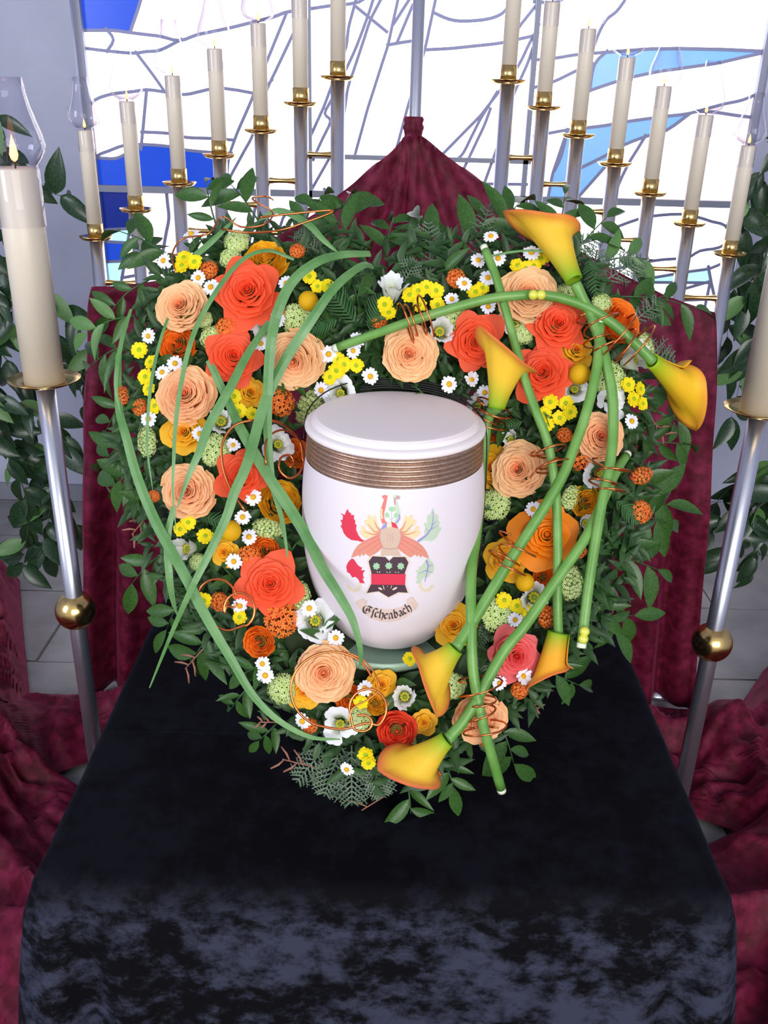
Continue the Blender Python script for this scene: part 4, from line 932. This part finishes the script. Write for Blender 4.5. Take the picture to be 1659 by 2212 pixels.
# ------------------------------------------------------------------ grass blades
def blade(px, offs, wid, label, tip=True, name='grass_blade'):
    n = len(px); P = []
    for k, (x, y) in enumerate(px):
        o = interp([(i / (len(offs) - 1), q) for i, q in enumerate(offs)], k / (n - 1)); P.append(H(x, y, o))
    P = smooth_path(P, 5)
    o = obj(name, tube(P, lambda t: wid * 1.02 * (.07 + .93 * sin(pi * min(.995, .16 + t * .835)) ** .7), 4, True, .22, up=EN), M['grass'], smooth=False)
    return tag(o, label, 'grass blade', 'long grass blades over the left lobe')
blade([(800, 548), (740, 550), (686, 565), (632, 608), (600, 673), (585, 745), (578, 854), (579, 950), (588, 1041), (609, 1122), (622, 1205)], [.02, .06, .07, .06, .04, .03], .0062, 'wide grass blade arching from the top and down beside the urn')
blade([(805, 575), (780, 575), (722, 622), (661, 709), (614, 782), (571, 872), (536, 996), (506, 1065), (488, 1119), (446, 1207), (413, 1273), (374, 1360), (323, 1486)], [.01, .05, .06, .055, .05, .05, .02], .0062, 'longest grass blade sweeping down to a point over the black cloth')
blade([(451, 778), (498, 879), (521, 929), (576, 1023), (612, 1077), (657, 1149), (695, 1225), (732, 1285), (762, 1340), (778, 1400), (778, 1445)], [.02, .04, .045, .06, .095, .10, .07], .0066, 'broad grass blade crossing in front of the urn')
blade([(635, 560), (578, 541), (524, 561), (477, 615), (433, 688), (408, 753), (390, 836), (379, 919), (375, 1000), (374, 1071), (380, 1146)], [.02, .05, .06, .06, .05], .0030, 'thin grass blade arching over the left peach roses')
blade([(581, 695), (534, 767), (498, 836), (451, 920), (431, 975), (407, 1029), (383, 1098)], [.03, .05, .05, .045], .0055, 'pale grass blade slanting to the lower left peach rose')
blade([(256, 764), (256, 875), (274, 950), (298, 1035), (335, 1125), (371, 1192), (407, 1258), (431, 1306), (461, 1360), (500, 1425), (545, 1500), (600, 1555), (670, 1592), (735, 1597)], [.0, .03, .04, .04, .04, .03, .02], .0062, 'long grass blade following the whole left outline to the tip')
blade([(375, 1095), (362, 1161), (365, 1237), (372, 1290), (383, 1330)], [.03, .03, .01], .0045, 'short hanging grass blade at the lower left edge')
blade([(283, 668), (262, 740), (250, 830), (262, 900)], [.0, .02, .02], .0028, 'thin grass blade at the outermost left edge')
blade([(380, 640), (345, 740), (325, 840), (318, 960), (330, 1060)], [.02, .04, .03], .002, 'hair-thin grass blade left of the high left peach rose')
blade([(560, 480), (600, 455), (660, 480), (700, 520), (730, 545)], [.0, .03, .02], .0045, 'short grass blade curving over the top left greenery')
blade([(380, 580), (430, 545), (470, 510), (510, 470)], [.0, .02, .02], .004, 'short grass blade rising through the top left leaves')
blade([(1040, 560), (1100, 545), (1165, 542), (1225, 556)], [.02, .04, .05], .0014, 'hair-thin grass blade across the top right calla')

# ------------------------------------------------------------------ copper wires
def wire(px, off, label, r=.0013, k=4, close=False):
    P = []
    for i, q in enumerate(px):
        o = off if not isinstance(off, (list, tuple)) else interp([(a / (len(off) - 1), b) for a, b in enumerate(off)], i / (len(px) - 1))
        P.append(H(q[0], q[1], o + (q[2] if len(q) > 2 else 0)))
    o = obj('copper_wire', tube(smooth_path(P, k), r, 7), M['copper']); return tag(o, label, 'wire', 'copper wires in the flower heart')
def circ(cx, cy, rx, ry, a0, a1, n=16): return [(cx + rx * cos(radians(lerp(a0, a1, i / n))), cy + ry * sin(radians(lerp(a0, a1, i / n)))) for i in range(n + 1)]
wire(circ(468, 1296, 43, 45, -10, -260, 16) + [(455, 1345), (490, 1362), (525, 1352)] + circ(517, 1318, 33, 38, 60, -190, 12) + [(490, 1310), (505, 1312), (512, 1302)], .035, 'copper wire wound in two overlapping rings at lower left', r=.0015)
wire([(530, 1105), (500, 1060), (482, 1010), (480, 960), (505, 920), (550, 908), (600, 912), (640, 940), (657, 985), (648, 1020), (625, 1033), (604, 1015), (606, 990), (625, 983), (634, 998), (626, 1010)], .045, 'big copper spiral left of the bronze urn band', r=.0015)
wire([(575, 1005), (573, 960), (590, 935), (620, 930), (648, 955), (655, 1000)], .05, 'inner copper arc nested in the spiral left of the urn')
wire(circ(718, 1490, 90, 82, -20, -250, 20) + [(740, 1575), (790, 1562)] + circ(795, 1530, 40, 42, 60, -200, 12) + circ(782, 1562, 22, 18, 150, -120, 8), .04, 'big copper ring with small loops below the urn', r=.0015)
wire([(752, 1565), (762, 1530), (800, 1508), (820, 1480), (790, 1430), (740, 1405)], .045, 'thin copper arc rising from the loops below the urn', r=.001)
wire([(380, 590), (372, 550), (395, 515), (450, 505), (480, 468), (520, 490), (570, 485), (590, 460), (560, 440), (545, 428), (575, 424), (590, 432)], .03, 'thin copper wire squiggle over the top left leaves', r=.0011)
wire([(480, 495), (530, 502), (600, 498), (660, 480), (718, 458), (700, 455), (600, 465), (560, 470)], [.03, .05, .06, .05], 'long copper loop at the top left leaves pointing right', r=.0013)
def coil(px, turns, rad, label, off=.05):
    a, b = H(px[0][0], px[0][1], off), H(px[1][0], px[1][1], off); ax = (b - a); d = ax.normalized(); x = d.orthogonal().normalized(); y = d.cross(x); P = []; n = int(turns * 14); q = random.Random(int(px[0][0]))
    for i in range(n + 1):
        t = i / n; an = t * turns * 2 * pi; rr = rad * (1 + .35 * sin(t * 9 + q.random() * .2)); P.append(a + ax * t + (x * cos(an) + y * sin(an)) * rr + V((0, 0, .004 * sin(an * .5))))
    o = obj('copper_coil', tube(P, .0012, 6), M['copper']); tag(o, label, 'wire', 'copper coils around the stems')
coil([(870, 700), (925, 684)], 3.5, .021, 'copper coil around the arching stem above the lid')
coil([(1068, 880), (1050, 915)], 3, .019, 'copper coil below the central calla by the lid')
coil([(1195, 1020), (1180, 965)], 3.5, .016, 'copper coil around the stem right of the bronze band')
coil([(1120, 1170), (1085, 1230)], 3, .021, 'copper coil on the diagonal stem left of the large orange rose')
coil([(1320, 1000), (1305, 1065)], 3, .018, 'copper coil around the stem at the right edge')
coil([(1285, 680), (1305, 760)], 3, .020, 'copper coil around the bundle of stems at top right')
coil([(1330, 720), (1375, 760)], 2.5, .026, 'copper coil on the stem leading to the far right calla')
coil([(1032, 1465), (1050, 1590)], 4.5, .020, 'copper coil over the peach rose at lower right')

# ------------------------------------------------------------------ urn
UX = .0105
URN = [(.0, .934), (.054, .934), (.061, .937), (.068, .944), (.079, .958), (.0875, .974), (.0955, .994), (.1015, 1.014), (.1065, 1.040), (.109, 1.068), (.1098, 1.100), (.1092, 1.128), (.1072, 1.152), (.1045, 1.169)]
def dense(prof, k=4):
    P = smooth_path([V((r, 0, z)) for r, z in prof], k); return [(max(0, p.x), p.z) for p in P]
URNP = URN[:2] + dense(URN[1:], 3)
URNZ = [(b, a) for a, b in URNP[1:]]
def urn_r(z): return interp(URNZ, z)
u_ = tag(empty('urn', (UX, 0, .934)), 'cream white urn with bronze grooved band and coloured coat of arms', 'urn')
wobj('body', lathe(URNP, 128, UX, 0), M['urn'], u_)
bd = [(.1035, 1.169)]
for k in range(6):
    z = 1.1692 + k * .0054; rr = .1042 - k * .0004; bd += [(rr - .0016, z), (rr + .0004, z + .0014), (rr + .0009, z + .0028), (rr + .0004, z + .0042), (rr - .0016, z + .0054)]
wobj('bronze_band', lathe(bd, 96, UX, 0), M['band'], u_)
wobj('lid', lathe([(.098, 1.2015)] + dense([(.1020, 1.2018), (.1048, 1.2038), (.1054, 1.2068), (.1042, 1.2098), (.1005, 1.2115), (.0982, 1.2117)], 4) + [(.0974, 1.2120)] + dense([(.0970, 1.2140), (.0962, 1.2162), (.0935, 1.2182), (.088, 1.2194), (.05, 1.2205), (.0001, 1.2212)], 4), 96, UX, 0), M['lid'], u_)
def urn_hit(x, y, off):
    d = ray(x, y); t = .82
    while t < 1.25:
        p = CAM + d * t; g_ = sqrt((p.x - UX) ** 2 + p.y ** 2) - (urn_r(p.z) + off)
        if g_ < 0: break
        t += .004
    a, b = t - .004, t
    for _ in range(24):
        c = (a + b) / 2; p = CAM + d * c
        if sqrt((p.x - UX) ** 2 + p.y ** 2) - (urn_r(p.z) + off) < 0: b = c
        else: a = c
    return CAM + d * b
def Zp(p): return (700 + p[0] * .16878, 1040 + p[1] * .16878)
def decal(name, polys, m, layer, parent):
    bm = bmesh.new()
    for P in polys:
        P = [V((*Zp(q), 0)) for q in P]; tri = tessellate_polygon([P]); vs_ = [bm.verts.new(p) for p in P]
        for t in tri:
            try: bm.faces.new([vs_[i] for i in t])
            except ValueError: pass
    for _ in range(6):
        es = [e for e in bm.edges if e.calc_length() > 5]
        if not es: break
        bmesh.ops.subdivide_edges(bm, edges=es, cuts=1); bmesh.ops.triangulate(bm, faces=[f for f in bm.faces if len(f.verts) > 3])
    inv = parent.matrix_basis.inverted()
    for v in bm.verts: v.co = inv @ urn_hit(v.co.x, v.co.y, .00035 + .00012 * layer)
    bmesh.ops.recalc_face_normals(bm, faces=bm.faces)
    me = bpy.data.meshes.new(name); bm.to_mesh(me); bm.free(); o = link(name, me, M[m], parent); return o
mir = lambda P: [(1693 - x, y) for x, y in P]
def ell(cx, cy, rx, ry, n=18, a=0): return [(cx + rx * cos(2 * pi * k / n) * cos(a) - ry * sin(2 * pi * k / n) * sin(a), cy + rx * cos(2 * pi * k / n) * sin(a) + ry * sin(2 * pi * k / n) * cos(a)) for k in range(n)]
def stroke(P, w_, w1=None):
    L, Rr = [], []; w1 = w_ if w1 is None else w1
    for i, p in enumerate(P):
        a, b = P[max(0, i - 1)], P[min(len(P) - 1, i + 1)]; d = V((b[0] - a[0], b[1] - a[1])).normalized(); ww = lerp(w_, w1, i / (len(P) - 1)); L.append((p[0] - d.y * ww, p[1] + d.x * ww)); Rr.append((p[0] + d.y * ww, p[1] - d.x * ww))
    return L + Rr[::-1]
redleaf = [(300, 350), (320, 400), (345, 400), (345, 430), (385, 430), (380, 480), (400, 500), (395, 545), (415, 555), (410, 620), (440, 690), (480, 740), (520, 755), (480, 775), (430, 760), (350, 750), (290, 710), (250, 660), (230, 600), (208, 570), (228, 560), (225, 520), (205, 498), (238, 490), (242, 440), (210, 405), (265, 430), (280, 390)]
rleaf = [(1395, 335), (1420, 420), (1460, 430), (1462, 500), (1485, 520), (1470, 580), (1505, 595), (1470, 660), (1440, 720), (1380, 765), (1300, 755), (1190, 775), (1250, 735), (1290, 690), (1285, 640), (1300, 600), (1278, 525), (1325, 540), (1320, 480), (1330, 425), (1360, 430), (1375, 380)]
plume = [(725, 612), (690, 560), (670, 480), (655, 432), (635, 438), (618, 475), (580, 428), (553, 428), (562, 485), (512, 492), (530, 560), (580, 600), (592, 635), (562, 640), (500, 568), (468, 572), (482, 620), (452, 642), (482, 692), (540, 735), (620, 705), (715, 665)]
wing = [(750, 745), (705, 670), (600, 720), (500, 770), (430, 820), (380, 890), (348, 975), (400, 962), (440, 940), (458, 970), (480, 925), (500, 955), (530, 925), (562, 950), (590, 965), (620, 945), (690, 900), (755, 842)]
lred = [(355, 985), (385, 1000), (430, 1070), (480, 1105), (495, 1095), (470, 1135), (525, 1138), (498, 1175), (500, 1210), (515, 1240), (490, 1240), (520, 1305), (460, 1300), (440, 1255), (400, 1220), (360, 1230), (330, 1180), (295, 1160), (283, 1090), (310, 1030)]
horn = [(745, 545), (722, 470), (718, 380), (745, 300), (770, 222), (748, 218), (742, 185), (775, 172), (815, 182), (800, 260), (785, 340), (765, 420), (775, 490), (805, 530)]
decal('crest_plume', [plume], 'd_yellow', 0, u_); decal('crest_plume', [mir(plume)], 'd_yellow', 0, u_)
fl_ = [stroke([(725, 640), (680, 590), (640, 500)], 16, 3), stroke([(720, 655), (640, 640), (560, 545)], 14, 3), stroke([(715, 665), (620, 680), (510, 640)], 14, 3)]
decal('crest_shading', fl_ + [mir(p)[::-1] for p in fl_], 'd_orange', 1, u_)
decal('crest_wing', [wing], 'd_orange', 0, u_); decal('crest_wing', [[(x, y + (10 if y > 800 else 0)) for x, y in mir(wing)]], 'd_orange', 0, u_)
st_ = [stroke([(740, 720), (600, 800), (430, 900)], 11, 3), stroke([(745, 770), (640, 840), (540, 915)], 9, 2), stroke([(725, 690), (560, 750), (450, 820)], 8, 2), stroke([(752, 820), (700, 860), (640, 930)], 9, 2)]
decal('crest_shading', st_ + [mir(p)[::-1] for p in st_], 'd_salmon', 1, u_)
decal('crest_leaf', [redleaf], 'd_red', 0, u_); decal('crest_leaf', [rleaf], 'd_pgreen', 0, u_); decal('crest_leaf', [lred], 'd_red', 0, u_); decal('crest_leaf', [mir(lred)], 'd_pgreen', 0, u_)
vn = [stroke([(1395, 380), (1395, 500), (1375, 600), (1310, 690), (1200, 770)], 3, 14), stroke([(1395, 560), (1440, 500)], 6, 2), stroke([(1375, 610), (1460, 560)], 6, 2), stroke([(1350, 650), (1300, 600)], 6, 2), stroke([(1310, 1010), (1335, 1080), (1310, 1200), (1290, 1290)], 14, 3), stroke([(1330, 1090), (1400, 1060)], 8, 2), stroke([(1325, 1130), (1210, 1180)], 7, 2), stroke([(1325, 1150), (1395, 1170)], 6, 2)]
decal('crest_vein', vn, 'd_pblue', 1, u_)
tail = stroke([(455, 1300), (458, 1350), (430, 1390), (380, 1400), (330, 1375), (295, 1332)], 18, 16)
decal('crest_tail', [tail], 'd_cream', 0, u_); decal('crest_tail', [mir(tail)[::-1]], 'd_cream', 0, u_)
decal('crest_horn', [horn], 'd_salmon', 0, u_); decal('crest_horn', [mir(horn)[::-1]], 'd_pgreen', 0, u_)
decal('crest_shading', [stroke([(738, 350), (732, 420), (745, 480)], 12, 14)], 'd_yellow', 1, u_); decal('crest_shading', [stroke([(960, 420), (968, 470), (925, 530)], 10, 12)], 'd_pblue', 1, u_); decal('crest_shading', [ell(945, 205, 28, 26), stroke([(908, 210), (905, 250), (910, 300)], 14, 10)], 'd_mauve', 1, u_)
decal('crest_clover', [ell(868, 355, 40, 32), ell(805, 430, 26, 32), ell(922, 435, 26, 32), stroke([(862, 385), (865, 450), (862, 520)], 3), stroke([(810, 440), (840, 460), (862, 500)], 2), stroke([(918, 440), (890, 460), (864, 500)], 2)], 'd_lgreen', 1, u_)
decal('crest_helmet', [[(728, 950), (735, 870), (760, 850), (725, 770), (710, 690), (725, 625), (770, 590), (848, 578), (925, 590), (970, 625), (985, 690), (970, 770), (935, 850), (948, 870), (985, 950)]], 'd_tan', 2, u_)
decal('crest_shading', [stroke([(758, 855), (848, 866), (940, 855)], 7), stroke([(815, 660), (818, 780)], 2), stroke([(850, 660), (850, 780)], 2), stroke([(880, 660), (878, 780)], 2), stroke([(725, 640), (708, 700), (722, 770), (758, 850)], 3), stroke([(970, 640), (988, 700), (972, 770), (938, 850)], 3)], 'd_mauve', 3, u_)
decal('crest_cap', [[(720, 622), (760, 555), (810, 525), (800, 590)]], 'd_pblue', 3, u_); decal('crest_cap', [[(810, 525), (860, 515), (870, 583), (800, 590)]], 'd_cream', 3, u_); decal('crest_cap', [[(860, 515), (920, 540), (950, 605), (870, 583)]], 'd_red', 3, u_)
shield = [(605, 945), (780, 955), (835, 1008), (890, 955), (1055, 955), (1100, 1030), (1050, 1170), (1045, 1310), (1090, 1437), (960, 1430), (825, 1497), (690, 1417), (525, 1440), (595, 1300), (590, 1170), (550, 1015)]
decal('shield_border', [shield], 'd_cream', 3, u_); cxs, cys = 825, 1195
decal('crest_shield', [[(cxs + (x - cxs) * .93, cys + (y - cys) * .95) for x, y in shield]], 'd_dark', 4, u_)
decal('shield_stripe', [[(603, 1183), (1045, 1186), (1037, 1325), (605, 1320)]], 'd_red', 5, u_)
lf3 = []
for cx, cy in ((670, 1085), (828, 1080), (982, 1085)):
    lf3.append([(cx + (50 if k % 2 else 36) * cos(2 * pi * k / 14), cy + (50 if k % 2 else 36) * sin(2 * pi * k / 14)) for k in range(14)])
decal('shield_leaf', lf3, 'd_lgreen', 5, u_)
decal('shield_marks', [ell(720, 1372, 28, 12, 12, .5), ell(905, 1372, 36, 12, 12, -.5), stroke([(755, 1330), (770, 1385)], 4), stroke([(865, 1330), (855, 1370)], 3), stroke([(815, 1335), (815, 1350)], 2), stroke([(675, 1155), (690, 1165)], 4), stroke([(705, 1170), (718, 1152)], 4), stroke([(800, 1158), (815, 1168)], 4), stroke([(835, 1168), (850, 1155)], 4), stroke([(910, 1158), (922, 1166)], 4), stroke([(945, 1170), (958, 1158)], 4)], 'd_cream', 5, u_)
decal('banner', [[(400, 1560), (440, 1515), (500, 1495), (550, 1530), (522, 1562), (600, 1598), (700, 1625), (800, 1636), (900, 1630), (1000, 1602), (1065, 1560), (1050, 1518), (1130, 1470), (1210, 1590), (1150, 1655), (1050, 1738), (960, 1778), (850, 1800), (740, 1798), (620, 1765), (520, 1700)]], 'd_pinkish', 0, u_)
decal('banner_fold', [stroke([(1120, 1540), (1180, 1640)], 4), stroke([(1130, 1475), (1205, 1590)], 3), stroke([(520, 1562), (550, 1530)], 5)], 'd_tan', 1, u_)
# lettering, written with a broad nib: Eschenbach with the long s of black letter
GL = {
 'E': (1.5, [[(.15, 1.25), (.0, .9), (.1, .45), (.35, .1), (.8, .05), (1.2, .35)], [(.45, 1.35), (.9, 1.5), (1.4, 1.3)], [(.75, 1.3), (.55, .9), (.65, .35)], [(.5, .72), (1.3, .86)], [(1.08, 1.35), (.98, 1.0), (1.1, .8)], [(1.15, .8), (1.2, .5)]]),
 'S': (.62, [[(.3, -.35), (.32, .3), (.32, 1.2), (.5, 1.5), (.85, 1.35)], [(.05, .7), (.32, .85)]]),
 'c': (.72, [[(.6, .85), (.3, 1.0), (.12, .8), (.12, .25), (.35, .0), (.65, .15)]]),
 'h': (.9, [[(.2, 1.5), (.2, .1), (.32, 0)], [(.2, .85), (.55, 1.0), (.72, .8), (.72, .2), (.55, -.3)]]),
 'e': (.74, [[(.15, .45), (.62, .75), (.4, 1.0), (.14, .78), (.14, .22), (.36, .0), (.66, .18)]]),
 'n': (.95, [[(.05, .9), (.2, 1.0), (.22, .1), (.34, .0)], [(.22, .8), (.55, 1.0), (.7, .85), (.7, .1), (.85, .02)]]),
 'b': (.88, [[(.2, 1.5), (.2, .15), (.45, .0), (.72, .2), (.72, .75), (.5, 1.0), (.25, .8)]]),
 'a': (.85, [[(.15, .85), (.45, 1.0), (.65, .8), (.65, .15), (.82, .02)], [(.65, .5), (.25, .45), (.14, .2), (.3, .0), (.6, .15)]]),
}
def lettering():
    base = [(480, 1668), (540, 1697), (600, 1718), (680, 1742), (760, 1757), (840, 1760), (920, 1746), (1000, 1718), (1070, 1680), (1135, 1640)]
    cum = [0]
    for a, b in zip(base, base[1:]): cum.append(cum[-1] + sqrt((b[0] - a[0]) ** 2 + (b[1] - a[1]) ** 2))
    word = ['E', 'S', 'c', 'h', 'e', 'n', 'b', 'a', 'c', 'h']; tot = sum(GL[c][0] for c in word); sc = cum[-1] / tot; xh = 72
    def mp(sx, sy):
        s = min(max(sx, 0), cum[-1] - .01); i = max(k for k in range(len(base) - 1) if cum[k] <= s); t = (sx - cum[i]) / (cum[i + 1] - cum[i]); a, b = V(base[i]), V(base[i + 1]); d = (b - a).normalized(); p = a + (b - a) * t; nrm = V((d.y, -d.x)); return (p.x + nrm.x * sy, p.y + nrm.y * sy)
    nib = (.15 * cos(radians(42)), .16 * sin(radians(42))); pos = 0
    for c in word:
        wd, strokes = GL[c]; polys = []
        for S in strokes:
            for (x0, y0), (x1, y1) in zip(S, S[1:]):
                q = [(x0 - nib[0], y0 - nib[1]), (x0 + nib[0], y0 + nib[1]), (x1 + nib[0], y1 + nib[1]), (x1 - nib[0], y1 - nib[1])]
                A = sum(q[i][0] * q[(i + 1) % 4][1] - q[(i + 1) % 4][0] * q[i][1] for i in range(4))
                if abs(A) < .012: q = [(x0 - .03, y0 - .03), (x0 + .03, y0 - .03), (x1 + .03, y1 + .03), (x1 - .03, y1 + .03)]
                polys.append([mp((pos + x) * sc, y * xh) for x, y in q])
        decal('letter', polys, 'd_ink', 2, u_); pos += wd
lettering()
# urn plate and its pedestal
pl = tag(empty('green_plate', (UX, 0, .915)), 'round sage green plate carrying the urn', 'plate')
wobj('dish', lathe([(0, .927), (.082, .927), (.088, .931), (.0905, .931), (.0915, .928), (.088, .920), (.084, .915), (0, .915)], 64, UX - .006, .004), M['plate'], pl)
wobj('pedestal', lathe([(0, .75), (.045, .75), (.045, .757), (.02, .765), (.02, .905), (.04, .915), (0, .915)], 28, UX, .02), M['felt'], pl)
# black cord net of the urn
def cord(pts, r, nm='cord_strand'):
    return wobj(nm, tube(smooth_path(pts, 5), r, 6), M['cord'], ck)
ck = tag(empty('black_cord', (UX, .1, 1.19)), 'black carrying cord looped behind the urn lid', 'cord')
def lidp(a, r, z): return V((UX + r * cos(radians(a)), r * sin(radians(a)), z))
for k in range(9):
    z = 1.2195 + .0013 * k; q_ = .094 + .0011 * ((k * 5) % 9)
    cord([lidp(28 + 3 * k, q_ + .007, z - .006), lidp(55, q_ + .004, z), lidp(80, q_, z + .003), lidp(100, q_, z + .004), lidp(118 - 2 * k, q_ + .004, z + .001)], .0011)
cord([lidp(185, .107, 1.19), lidp(165, .108, 1.212), lidp(140, .106, 1.226), lidp(110, .103, 1.232), lidp(80, .102, 1.230), lidp(50, .105, 1.224), lidp(25, .1075, 1.212), lidp(5, .1075, 1.200), lidp(0, .110, 1.15), lidp(0, .111, 1.10), lidp(-5, .110, 1.05), lidp(-15, .104, 1.01), lidp(-30, .094, .975)], .0009)
wobj('cord_toggle', tube([lidp(108, .099, 1.228), lidp(111, .099, 1.233)], .004, 8), M['cord'], ck)

# ------------------------------------------------------------------ weeping figs
def ficus(side, branches, Y0, root, px_shift=0):
    f = tag(empty('weeping_fig', root), 'leafy weeping fig plant behind the altar candle at far %s' % side, 'plant', 'weeping figs beside the window')
    obj('pot', lathe([(0, 0), (.12, 0), (.16, .26), (.165, .28), (.15, .28), (.14, .24), (0, .24)], 32), mat('fig_pot_' + side, (90, 84, 78), .6), f)
    obj('trunk', tube([(0, 0, .22), (.02, 0, .6), (-.01, .01, 1.1), (.01, 0, 1.55)], lambda t: .022 * (1.1 - .6 * t), 10), M['bark'], f)
    q = random.Random(7 if side == 'left' else 9); inv = f.matrix_basis.inverted()
    me = [mesh_m(leaf_vf(1, .46, .25, .2), M['ficus']), mesh_m(leaf_vf(1, .40, .35, .35), M['ficus']), mesh_m(leaf_vf(1, .44, .2, .25), M['leafp'])]
    for bi, B in enumerate(branches):
        yy = Y0 + q.uniform(-.12, .15); P = [at_y(x, y, yy + .02 * k) for k, (x, y) in enumerate(B)]
        start = V(root) + V((0, 0, min(1.5, max(.8, P[0].z + .02 + .05 * (bi % 3))))); P = [start, start.lerp(P[0], .5) + V((0, 0, .10))] + P; P = smooth_path(P, 5)
        wobj('branch', tube(P, lambda t: .0045 * (1.05 - t), 6), M['bark'], f)
        n = len(P)
        tot = 0; nxt = .02
        for i in range(3, n - 1):
            seg = (P[i + 1] - P[i]).length; tot += seg
            while nxt < tot:
                nxt += .025; t = 1 - (tot - nxt) / seg; p = P[i].lerp(P[i + 1], min(1, max(0, t))); d = (P[i + 1] - P[i]).normalized()
                y = (d * .4 + V((q.uniform(-1, 1), q.uniform(-.7, .4), q.uniform(-1.2, .3)))).normalized(); z = V((q.uniform(-.5, .5), -1, q.uniform(0, .9))).normalized()
                x = y.cross(z).normalized(); z = x.cross(y); L = q.uniform(.08, .115); Rm = (Matrix((x, y, z)).transposed() * L).to_4x4(); Rm.translation = inv @ p
                inst('leaf', me[2 if q.random() < .13 else q.choice((0, 1))], Rm, f)
ficus('left', [[(-90, 300), (0, 330), (50, 395), (120, 420), (165, 425)], [(-90, 600), (30, 615), (130, 650), (190, 710), (222, 830)], [(-90, 500), (20, 570), (100, 700), (165, 790), (215, 900)], [(-80, 840), (40, 870), (130, 940), (110, 1080), (95, 1200)], [(-80, 900), (20, 990), (60, 1100), (50, 1220)], [(-80, 790), (60, 1000), (140, 1090), (180, 1160)], [(-80, 200), (0, 270), (15, 350), (0, 430)], [(-80, 400), (10, 480), (20, 600), (30, 720)], [(-90, 680), (0, 760), (60, 850), (80, 980)], [(-90, 700), (40, 720), (150, 760), (190, 840)]], 1.32, (-1.52, 1.5, 0))
ficus('right', [[(1730, 300), (1650, 370), (1610, 440), (1600, 500)], [(1730, 430), (1660, 500), (1600, 590), (1575, 680), (1568, 800)], [(1730, 480), (1660, 560), (1610, 640), (1590, 720)], [(1740, 640), (1660, 700), (1610, 790), (1580, 900)], [(1740, 980), (1650, 1010), (1560, 1070), (1520, 1150)], [(1740, 960), (1660, 1080), (1625, 1230)], [(1740, 1030), (1620, 1110), (1565, 1200)], [(1740, 520), (1680, 640), (1640, 760)], [(1740, 900), (1680, 1000), (1640, 1080), (1560, 1120)]], 1.25, (1.66, 1.5, 0))
